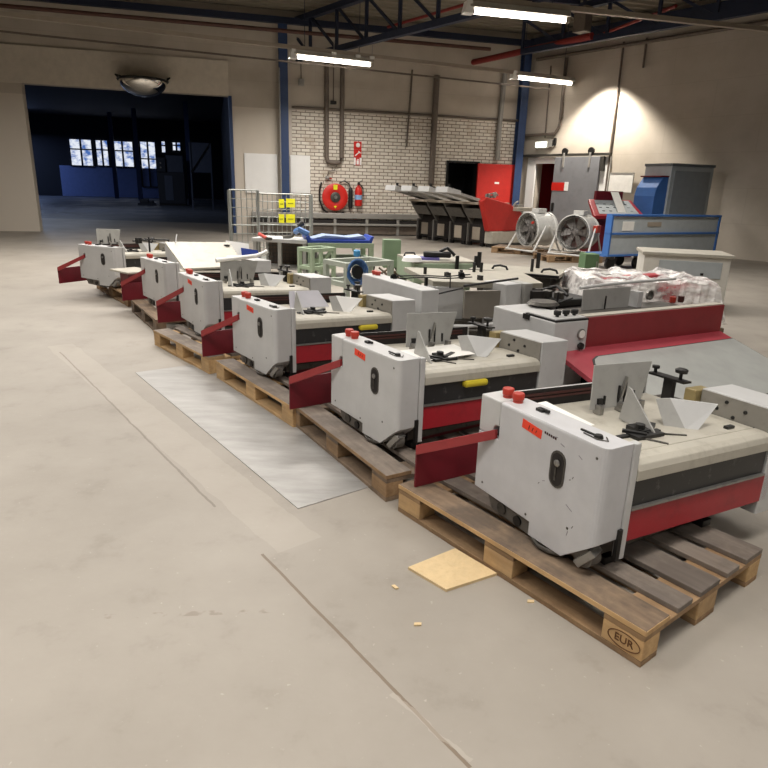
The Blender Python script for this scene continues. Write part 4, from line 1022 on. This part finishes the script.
# green box on the floor before the fans
pg = at(590, 278, 0)
o = thing('green_cabinet', 'dark green box standing in front of the right-hand fan', 'box', (pg.x, pg.y, 0), R(6))
MB().box(-.13, .13, 0, .3, .03, .43).build('body', paint('deep_green', '587653', .55), o, .008); MB().box(-.11, .11, .03, .27, 0, .03).build('plinth', m_black, o); MB().box(.08, .1, -.015, 0, .2, .3).build('handle', m_steel, o)

# ------------------------------------------------------------------ green and grey stands, blue tray
def frame_table(name, label, loc, rz, Lx, Ly, H, t, mat, mid=.25, cat='stand'):
    o = thing(name, label, cat, (loc[0], loc[1], 0), rz)
    for x_ in (0, Lx - t):
        for y_ in (0, Ly - t): MB().box(x_, x_ + t, y_, y_ + t, 0, H - t).build('leg', mat, o, .003)
    for z_ in (H - t, mid):
        for y_ in (0, Ly - t): MB().box(0 if z_ > mid else t, Lx if z_ > mid else Lx - t, y_, y_ + t, z_, z_ + t).build('rail', mat, o, .003)
        for x_ in (0, Lx - t): MB().box(x_, x_ + t, t, Ly - t, z_, z_ + t).build('rail', mat, o, .003)
    return o
m_clothb = paint('pale_blue_cloth', '8d9db8', .8)
q0, q1 = at(308, 243, .58), at(374, 243.5, .58)
az = math.atan2(q1.y - q0.y, q1.x - q0.x)
o = frame_table('green_stand', 'green steel stand carrying the dark blue tray', q0, az, (q1 - q0).length, .7, .58, .08, m_green)
o = None
GT = [x for x in bpy.data.objects if x.name.startswith('green_stand')][0]
MB().bar((.15, .0, .12), (.4, .0, .5), .05, .05).build('brace', m_green, GT)
MB().bar((.75, .0, .5), (.95, .0, .12), .05, .05).build('brace', m_green, GT)
qb = at(309, 241, .58); Lb = (at(373, 242, .58) - qb).length
o = thing('blue_tray', 'long dark blue plastic tray lying on the green stand', 'tray', (q0.x, q0.y, .58), az)
mb = MB().prism([(-.03, .1), (.0, .0), (Lb - .02, .0), (Lb + .02, .11), (Lb - .02, .11), (Lb - .06, .05), (.06, .05), (.02, .12)], 'y', .02, .6).build('tray', m_traybl, o, .006)
MB().tube([(.02, .1, .13), (-.12, .12, .2), (-.16, .3, .16)], .05).build('crumpled_bag', m_hose_bl, o, smooth=True)
MB().prism([(.08, .06), (.3, .12), (.7, .09), (Lb - .15, .12), (Lb - .08, .06)], 'y', .1, .5).build('cloth', m_clothb, o, .01)
q0 = at(297, 247, .55); q1 = at(316, 249.5, .55)
frame_table('green_stand', 'small empty green stand in front of the grey wire shelf', q0, math.atan2(q1.y - q0.y, q1.x - q0.x), .36, .5, .55, .055, m_green, .22)
q0 = at(323, 259, .6); q1 = at(338, 266, .6)
GF = frame_table('grey_stand', 'grey tubular stand in front of the green stand', q0, math.atan2(q1.y - q0.y, q1.x - q0.x) + R(20), .5, .75, .6, .06, paint('stand_grey_green', 'a9b0a4', .5), .3)
# blue hose coil
pc = at(357, 274, .6)
o = thing('hose_coil', 'coiled blue hose with a black core standing beside the grey stand', 'hose', (pc.x, pc.y, .62), R(20)); o.scale = (.8, .8, 1)
for k in range(5):
    rr_ = .135 - .012 * k
    MB().tube([(rr_ * math.cos(t) + random.uniform(-.006, .006), -.03 + .02 * k + random.uniform(-.01, .01), rr_ * math.sin(t)) for t in (R(x) for x in range(0, 360, 18))], .012, 6, True).build('coil', m_hose_bl, o, smooth=True)
MB().lathe([(.07, 0), (.07, .08), (.03, .1)], (0, -.05, 0), (0, 1, 0), 16).build('core', m_black, o)
MB().box(-.04, .04, -.03, .03, -.62, -.1).build('post', m_dsteel, o); MB().box(-.15, .15, -.15, .15, -.62, -.6).build('foot_plate', m_dsteel, o)
MB().lathe([(.03, 0), (.045, .01), (.045, .06), (.03, .07)], (.0, .02, .16), seg=14).build('blue_cap', paint('cap_blue', '4aa0d8', .4), o)

# ------------------------------------------------------------------ roll cages and wire shelf
def cage(name, label, p, rz, Wd, Dp, Ht, solid_back=True):
    o = thing(name, label, 'cage', (p.x, p.y, 0), rz)
    for x_ in (0, Wd):
        for y_ in (0, Dp):
            MB().tube([(x_, y_, .1), (x_, y_, Ht)], .022).build('post', m_galv, o); MB().lathe([(.045, -.02), (.045, .02)], (x_, y_, .045), (1, 0, 0), 14).build('caster', m_black, o)
    MB().box(-.01, Wd + .01, -.01, Dp + .01, .1, .14).build('base', m_galv, o)
    def panel(a, b):
        a, b = V(a), V(b); L = (b - a).length; n = max(3, int(L / .085)); mb = MB()
        for k in range(1, n): q = a.lerp(b, k / n); mb.tube([(q.x, q.y, .16), (q.x, q.y, Ht)], .008, 5)
        for k in range(9):
            z_ = .16 + (Ht - .16) * k / 8; mb.tube([(a.x, a.y, z_), (b.x, b.y, z_)], .007 if k not in (0, 4, 8) else .014, 6)
        mb.build('mesh_panel', m_galv, o)
    panel((0, Dp), (Wd, Dp)); panel((0, 0), (0, Dp)); panel((Wd, 0), (Wd, Dp))
    return o
pc0 = at(229, 277, 0); pc1 = at(254, 281, 0)
cA = cage('roll_cage', 'tall galvanised roll cage beside the blue door jamb', at(232, 272, 0), R(12), .48, .6, 1.36)
cB = cage('roll_cage', 'galvanised roll cage with four yellow signs on its mesh', at(259, 267, 0), R(10), .98, .62, 1.3)
# yellow signs on the mesh of the second cage
for i, (px, py, lab) in enumerate(((281.5, 203.5, 'narrow yellow card on the roll cage, upper left of four'), (290.5, 203, 'yellow card on the roll cage, upper right of four'), (281.5, 218.5, 'narrow yellow card on the roll cage, lower left of four'), (290.5, 218.5, 'yellow card on the roll cage, lower right of four'))):
    pl = Plane(cB.matrix_basis @ V((0, .6, 0)), 80); s, z = pl.sz(px, py); w_ = .05 if i % 2 == 0 else .085
    o = thing('yellow_card', lab, 'card', pl.pt(s, z, .04), pl.rot, 'yellow cards on the roll cage')
    MB().box(-w_, w_, -.004, .004, -.08, .08).build('card', m_signyel, o); MB().box(-w_ * .6, w_ * .6, -.006, -.004, -.015, .0).build('dark_band', paint('card_print', '8d8a20', .6), o)
pS = at(255, 270, 0); qs = at(256, 238.5, .62)
o = thing('wire_shelf', 'low grey metal shelf with wire mesh sides in front of the roll cages', 'shelf', (at(254, 275, 0).x, at(254, 275, 0).y, 0), R(-14))
for x_ in (0, .44, .88): MB().box(x_, x_ + .06, 0, .05, 0, .56).build('post', m_grey2, o, .004)
for x_ in (0, .88): MB().box(x_, x_ + .06, .5, .55, 0, .56).build('post', m_grey2, o, .004)
MB().box(-.02, .96, -.02, .57, .56, .62).build('top', m_grey, o, .006); MB().box(0, .94, .0, .55, .12, .15).build('lower_shelf', m_grey2, o)
mb = MB()
for k in range(12): mb.tube([(.06 + k * .075, .5, .15), (.06 + k * .075, .5, .56)], .006, 5)
for k in range(6): mb.tube([(.04, .5, .2 + k * .065), (.9, .5, .2 + k * .065)], .006, 5)
mb.build('mesh_back', m_dsteel, o); MB().box(.06, .88, .515, .53, .15, .56).build('back_panel', paint('shelf_back_brown', '6b5c50', .7), o)
o = thing('pry_bar', 'bent grey bar with a black end lying on the wire shelf', 'bar', at(289, 238, .63), R(20))
MB().tube([(-.1, 0, .0), (.05, 0, .03), (.17, 0, .2)], .03, 8).build('bar', m_dsteel, o, smooth=True); MB().tube([(.16, 0, .19), (.24, 0, .25)], .045, 8).build('grip', m_black, o)
o = thing('red_tool', 'small red tool handle on the wire shelf', 'tool', at(263, 238, .62), R(-40)); MB().tube([(-.1, 0, .06), (.1, 0, .0)], .03).build('handle', m_knob, o); MB().box(.1, .2, -.03, .03, -.02, .02).build('head', m_dsteel, o)
o = thing('blue_folder', 'blue and white folded board leaning behind the cream lid', 'board', at(243, 262, .35), R(20)); o.scale = (.75, .75, 1); MB().plate([(-.3, 0, 0), (.15, 0, -.1), (.15, .2, .25), (-.3, .2, .3)], .01).build('white_face', m_white, o); MB().plate([(.0, -.02, -.08), (.35, -.02, -.1), (.32, .1, .16), (-.02, .1, .2)], .01).build('blue_face', m_traybl, o); MB().box(-.2, .2, .02, .1, -.35, -.05).build('prop', m_grey2, o)

# ------------------------------------------------------------------ collator with four hoppers and a red end, parallel to the right wall
g0 = at(416, 238.5, 0); g1 = at(484, 247.5, 0); ag = math.atan2(DIR.y, DIR.x)
Lg = (g1 - g0).length * .96; pitch = Lg / 4
for i in range(4):
    lab = ('dark grey hopper unit at the far end of the collator', 'dark grey hopper unit second from the far end of the collator', 'dark grey hopper unit third from the far end of the collator', 'dark grey hopper unit next to the red end housing')[i]
    b = g0 + DIR * (pitch * i)
    o = thing('hopper_unit', lab, 'machine', (b.x, b.y, 0), ag, 'hopper units of the collator')
    w_ = pitch * .94
    mm = paint('hopper_dark_grey', '6b6863', .5, wear='3b3835', amount=.6) if i == 0 else mm
    MB().box(.04, w_ - .04, .05, .75, .1, .56).build('cabinet', m_dark, o, .008)
    MB().box(.18, w_ - .2, .035, .05, .16, .5).build('cabinet_door', m_trunk, o, .006)
    MB().box(.0, .05, .0, .8, .02, .6).build('side_plate', mm, o)
    MB().prism([(.1, .56), (.9, .56), (.9, 1.12), (-.34, 1.12), (-.25, .98)], 'x', .05, .1).build('hopper_side', mm, o)
    MB().prism([(.12, .56), (.9, .56), (.9, 1.1), (.3, 1.1), (.2, .8)], 'x', .1, w_).build('hopper_back', m_dark, o)
    MB().prism([(-.25, .97), (-.05, .74), (-.03, .75), (-.22, 1.0)], 'x', .1, w_).build('hopper_flap', mm, o)
    MB().prism([(-.36, 1.1), (.9, 1.08), (.9, 1.16), (-.36, 1.16)], 'x', .0, w_ + .02).build('table', m_trunk, o, .005)
    MB().prism([(-1.24, 1.42), (-1.22, 1.48), (.2, 1.2), (.2, 1.12)], 'x', .08, w_ - .2).build('feed_tray', paint('tray_dark', '6e6b67', .5) if i == 0 else m_grey2, o, .004)
    MB().prism([(-1.3, 1.39), (-1.27, 1.53), (-.8, 1.44), (-.8, 1.34)], 'x', .05, w_ - .17).build('tray_nose', m_grey, o, .006)
    for x_ in (.18, w_ - .22): MB().box(x_, x_ + .06, -1.15, -1.09, 1.5, 1.525).build('nose_slot', m_black, o)
    MB().box(.3, .36, -1.1, -1.05, 1.48, 1.6).build('latch', m_black, o)
    for x_ in (.08, w_ - .08): MB().box(x_ - .05, x_ + .05, .0, .12, 0, .1).build('foot', m_black, o)
b = g0 + DIR * (Lg + .0)
o = thing('end_housing', 'red end housing of the collator on a cream plinth', 'machine', (b.x, b.y, 0), ag)
MB().prism([(-.36, 1.2), (-.05, .42), (1.1, .42), (1.25, .9), (.75, 1.12), (-.2, 1.3)], 'x', .0, .16).build('red_cover', m_doorred, o, .02)
MB().prism([(.0, .1), (.0, .41), (1.2, .41), (1.45, .1)], 'x', -.02, .25).build('plinth', m_cream, o, .01); MB().box(.0, .3, .05, 1.45, 0, .1).build('base', m_black, o)
MB().box(.0, .3, .85, 1.5, .95, 1.05).build('side_table', m_cream, o, .01)
k = MB(); k.lathe([(.07, 0), (.07, .05), (.03, .06)], (.05, -.1, 1.32), (1, 0, 0), 16); k.tube([(.08, -.1, 1.36), (.08, .2, 1.42), (.08, .3, 1.34)], .018); k.box(.0, .1, .0, .2, 1.28, 1.34); k.build('crank', m_steel, o)
k = MB(); k.lathe([(.06, 0), (.06, .05)], (.1, .12, 1.36), (1, 0, 0), 16); k.build('hand_wheel', m_pipeg, o)
k = MB(); k.tube([(.1, .9, 1.05), (.1, 1.0, 1.16), (.1, 1.1, 1.2)], .025); k.box(.02, .2, 1.0, 1.2, 1.05, 1.12); k.build('clamp', m_pipeg, o)

# ------------------------------------------------------------------ drum fans on pallets
def small_pallet(p, rz, label, Lx=1.3):
    o = copy_tree(palP); move(o, (p.x, p.y, 0), rz); recolor(o, (m_woodd, m_woodo, m_woodo)); 
    for c in list(o.children):
        if c.name.startswith('stamp'): bpy.data.objects.remove(c)
    o['group'] = 'pallets under the drum fans'; o['label'] = label
pf1 = at(491, 252.5, 0); pf2 = at(548, 262.5, 0)
small_pallet(pf1, R(-22), 'dirty pallet under the left drum fan'); small_pallet(pf2, R(10), 'dirty pallet under the right drum fan, in front of the other')
def fan(label, ctr, yaw, rad, Ln, face):
    o = thing('drum_fan', label, 'fan', (ctr.x, ctr.y, PH), yaw, 'drum fans on pallets')   # local -y is the mouth
    z = rad + .12
    MB().lathe([(rad, 0), (rad + .02, .01), (rad + .02, .05), (rad, .06), (rad, Ln - .06), (rad + .02, Ln - .05), (rad + .02, Ln), (rad - .02, Ln), (rad - .03, .0)], (0, -Ln / 2, z), (0, 1, 0), 36, cap=False).build('drum', m_fan, o, smooth=True)
    MB().lathe([(rad - .03, .0), (rad - .03, .02)], (0, -Ln * .12, z), (0, 1, 0), 36).build('back_plate', face, o)
    MB().lathe([(.04, 0), (.1, .05), (.1, .2)], (0, -Ln / 2 + .1, z), (0, 1, 0), 18).build('hub', m_fand, o, smooth=True)
    for k in range(6):
        a = k * math.pi / 3; c, s = math.cos(a), math.sin(a); r1 = rad - .05
        def pt(r_, t_, y_): return (r_ * c - t_ * s, y_, z + r_ * s + t_ * c)
        MB().hexa([pt(.09, -.05, -.16), pt(r1, -.1, -.12), pt(r1, .1, -.22), pt(.09, .05, -.2)], [pt(.09, -.05, -.15), pt(r1, -.1, -.11), pt(r1, .1, -.21), pt(.09, .05, -.19)]).build('blade', m_fand, o)
    mb = MB()
    for rr_ in (.14, .22, .3, rad - .04): mb.tube([(rr_ * math.cos(t), -Ln / 2 + .01, z + rr_ * math.sin(t)) for t in (2 * math.pi * i / 28 for i in range(28))], .005, 5, True)
    for k in range(8): a = k * math.pi / 4; mb.tube([(.05 * math.cos(a), -Ln / 2 + .01, z + .05 * math.sin(a)), (rad * math.cos(a), -Ln / 2 + .01, z + rad * math.sin(a))], .005, 5)
    mb.build('grille', m_dsteel, o)
    for sx in (-1, 1):
        MB().tube([(sx * (rad + .05), -.1, z + .1), (sx * (rad + .08), -.45, .03), (sx * (rad + .08), -.5, .02)], .022).build('leg', m_fan, o)
        MB().tube([(sx * (rad + .05), .0, z + .1), (sx * (rad + .08), .35, .03), (sx * (rad + .08), .4, .02)], .022).build('leg', m_fan, o)
    MB().tube([(-rad - .08, -.5, .022), (rad + .08, -.5, .022)], .02).build('foot_bar', m_fan, o); MB().tube([(-rad - .08, .4, .022), (rad + .08, .4, .022)], .02).build('foot_bar', m_fan, o)
    MB().box(-.12, .12, -.1, .15, z + rad, z + rad + .1).build('motor_box', m_fan, o, .01)
    return o
dF1 = 15.2; r1 = ray(527, 223); c1 = V((r1.x, r1.y, 0)) / r1.y * dF1
dF2 = 14.4; r2 = ray(573, 229); c2 = V((r2.x, r2.y, 0)) / r2.y * dF2
f1 = fan('white drum fan with a bare grey impeller, the left of two', c1 + V((.27, .14, 0)), R(-60), .37, .62, m_fand)
MB().lathe([(.03, 0), (.03, .04)], (.2, -.3, .65), (0, -1, 0), 12).build('red_button', m_knob, f1)
f2 = fan('white drum fan with a dark rusty inside, the right of two', c2 + V((.19, .24, 0)), R(-38), .37, .62, paint('rusty_inside', '7a5a55', .6, wear='8d3a33', amount=.5, scale=3))
MB().box(.37, .47, -.1, .12, .5, .66).build('switch_box', m_knob, f2, .01)

# ------------------------------------------------------------------ red console, blue trolley, tall cabinet
pc = ray(618, 215); pc = V((pc.x, pc.y, 0)) / pc.y * 15.7
o = thing('control_console', 'red control console with a sloping button panel and a white paper', 'console', (pc.x, pc.y, 0), R(18))
MB().box(-.62, .55, .0, .5, 0, .92).build('cabinet', m_dred, o, .01)
MB((0, 0, -.08)).hexa([(-.78, -.15, .98), (.62, -.15, 1.0), (.72, .55, 1.35), (-.5, .55, 1.35)], [(-.78, -.17, 1.06), (.62, -.17, 1.08), (.72, .53, 1.42), (-.5, .53, 1.42)]).build('desk', m_red, o, .01)
MB((0, 0, -.08)).hexa([(-.6, -.1, 1.1), (.52, -.1, 1.11), (.58, .45, 1.4), (-.4, .45, 1.4)], [(-.6, -.105, 1.105), (.52, -.105, 1.115), (.58, .445, 1.405), (-.4, .445, 1.405)]).build('button_panel', m_tgrey, o)
for k in range(5):
    for j in range(3): MB((0, 0, -.08)).box(-.45 + k * .2, -.38 + k * .2, .0 + j * .14, .05 + j * .14, 1.15 + j * .075, 1.175 + j * .075).build('button', m_black, o)
MB((0, 0, -.08)).box(-.32, .45, .5, .6, 1.36, 1.62).build('back_panel', m_dred, o, .01)
sh = MB((0, 0, -.08)).hexa([(-.05, -.05, 1.135), (.18, -.05, 1.135), (.3, .5, 1.6), (.08, .5, 1.6)], [(-.05, -.055, 1.14), (.18, -.055, 1.14), (.3, .495, 1.605), (.08, .495, 1.605)]).build('paper', m_paper, o)
t0 = at(614, 214.2, 1.1); az = R(27)
o = thing('panel_trolley', 'large grey panel trolley with blue edges on casters', 'trolley', (t0.x, t0.y, 0), az)
Lt = 3.2; zb = .27
MB().box(0, Lt, .03, .13, zb, 1.05).build('panel', m_tgrey, o)
for z0, z1 in ((zb, zb + .04), (.7, .74), (1.06, 1.1)): MB().box(-.03, Lt + .03, 0, .16, z0, z1).build('edge_rail', m_tblue, o, .004)
for x_ in (-.03, Lt - .03):
    for y_ in (0,): MB().box(x_, x_ + .045, y_, y_ + .16, zb + .04, 1.06).build('corner_post', m_tblue, o, .004)
mb = MB().box(.3, .62, .022, .03, .78, .96).build('paper_note', m_paper, o); MB().box(1.0, 1.4, .022, .03, .86, .95).build('faded_label', m_trunk, o)
MB().box(.05, Lt - .05, .16, .7, zb - .02, zb + .03).build('base_frame', m_tblue, o)
for x_ in (.18, .95, Lt - .2):
    for y_ in (.12, .6):
        MB().box(x_ - .06, x_ + .06, y_ - .05, y_ + .05, .2, zb).build('fork', m_dsteel, o); MB().lathe([(.12, -.03), (.12, .03)], (x_, y_, .12), (0, 1, 0), 20).build('caster_wheel', m_black, o)
tc = at(657, 213, 1.25)
q0 = at(653.5, 212, 1.2); q0 = q0
rk = ray(665, 213); pk = V((rk.x, rk.y, 0)) / rk.y * 16.0; az = R(20)
o = thing('tall_cabinet', 'tall grey cabinet with a blue slanted end behind the trolley', 'cabinet', (pk.x, pk.y, 0), az)
MB().box(0, 1.3, 0, .9, 0, 2.16).build('cabinet', m_tgrey, o, .01); MB().box(-.02, 1.32, -.02, .92, 2.16, 2.22).build('top', paint('cabinet_top', '6e7376', .5), o)
MB().prism([(-.36, 0), (0, 0), (0, 1.9), (-.16, 1.9), (-.32, 1.65), (-.36, 1.45)], 'y', .05, .75).build('blue_end', m_tblue, o, .01)
MB().prism([(-.24, 1.9), (0, 1.9), (0, 1.93), (-.24, 1.93)], 'y', .04, .76).build('end_cap', m_dred, o)
MB().box(.1, 1.2, -.015, 0, .2, 2.05).build('door', paint('cabinet_door', '8f969a', .5), o, .004)

# ------------------------------------------------------------------ wrapped load and white control cabinet
pw = at(614, 292, .5)
pw = (at(566, 291, .58) + at(668, 284, .58)) / 2
pw += V((.35, .1, 0))
wl = thing('wrapped_load', 'red machine parts wrapped in shiny stretch film on a pallet', 'wrapped load', (pw.x, pw.y + .5, 0), R(8)); wl.scale = (.8, .95, 1)
pm_ = MB().box(-.95, 1.05, -.55, .65, .0, .022)
for x_ in (-.95, 0, .95): pm_.box(x_, x_ + .1, -.55, .65, .022, .1)
pm_.box(-.95, 1.05, -.55, .65, .1, .144).build('pallet_base', m_woodd, wl)
MB().box(-.78, .1, -.42, .5, .15, .585).build('red_part', m_dred, wl, .04); MB().box(.2, .86, -.4, .5, .15, .56).build('red_part', m_red, wl, .04)
MB().bar((-.6, -.2, .60), (.5, .1, .62), .16, .05).build('red_bar', m_red, wl)
MB().bar((-.3, .3, .59), (.9, .35, .59), .25, .06).build('grey_bar', m_grey2, wl)
fm = bmesh.new(); nx, ny = 44, 34
def wrap_z(x_, y_):
    e = max(abs(x_ - .04) / 1.02, abs(y_ - .03) / .62)
    base = .64 if e < .86 else .64 - (e - .86) / .14 * .45
    return base + .03 * math.sin(7 * x_ + 3 * y_) * math.sin(5 * y_ - 2 * x_) + .012 * math.sin(19 * x_ - 11 * y_)
g = [[fm.verts.new((-.98 + 2.04 * i / nx + random.uniform(-.01, .01), -.58 + 1.22 * j / ny + random.uniform(-.01, .01), wrap_z(-.98 + 2.04 * i / nx, -.58 + 1.22 * j / ny) + random.uniform(-.007, .007))) for j in range(ny + 1)] for i in range(nx + 1)]
for i in range(nx):
    for j in range(ny): fm.faces.new((g[i][j], g[i + 1][j], g[i + 1][j + 1], g[i][j + 1]))
me = bpy.data.meshes.new('stretch_film'); fm.to_mesh(me); fm.free(); me.materials.append(m_film)
fo = bpy.data.objects.new('stretch_film', me); COL.objects.link(fo); fo.parent = wl
rk = ray(664, 262); pk = V((rk.x, rk.y, 0)) / rk.y * 8.9
o = thing('white_cabinet', 'white control cabinet with a grey panel behind the wrapped load', 'cabinet', (pk.x - .28, pk.y, 0), R(-14))
MB().box(0, 1.1, 0, .7, 0, .70).build('body', m_lampbody, o, .01); MB().box(-.03, 1.13, -.03, .73, .70, .745).build('top', m_cream, o, .008)
MB().box(.2, 1.0, -.01, 0, .42, .64).build('grey_panel', m_tgrey, o, .004)
for k in range(3): MB().box(.3 + k * .22, .34 + k * .22, -.018, -.01, .46, .49).build('switch', m_black, o)
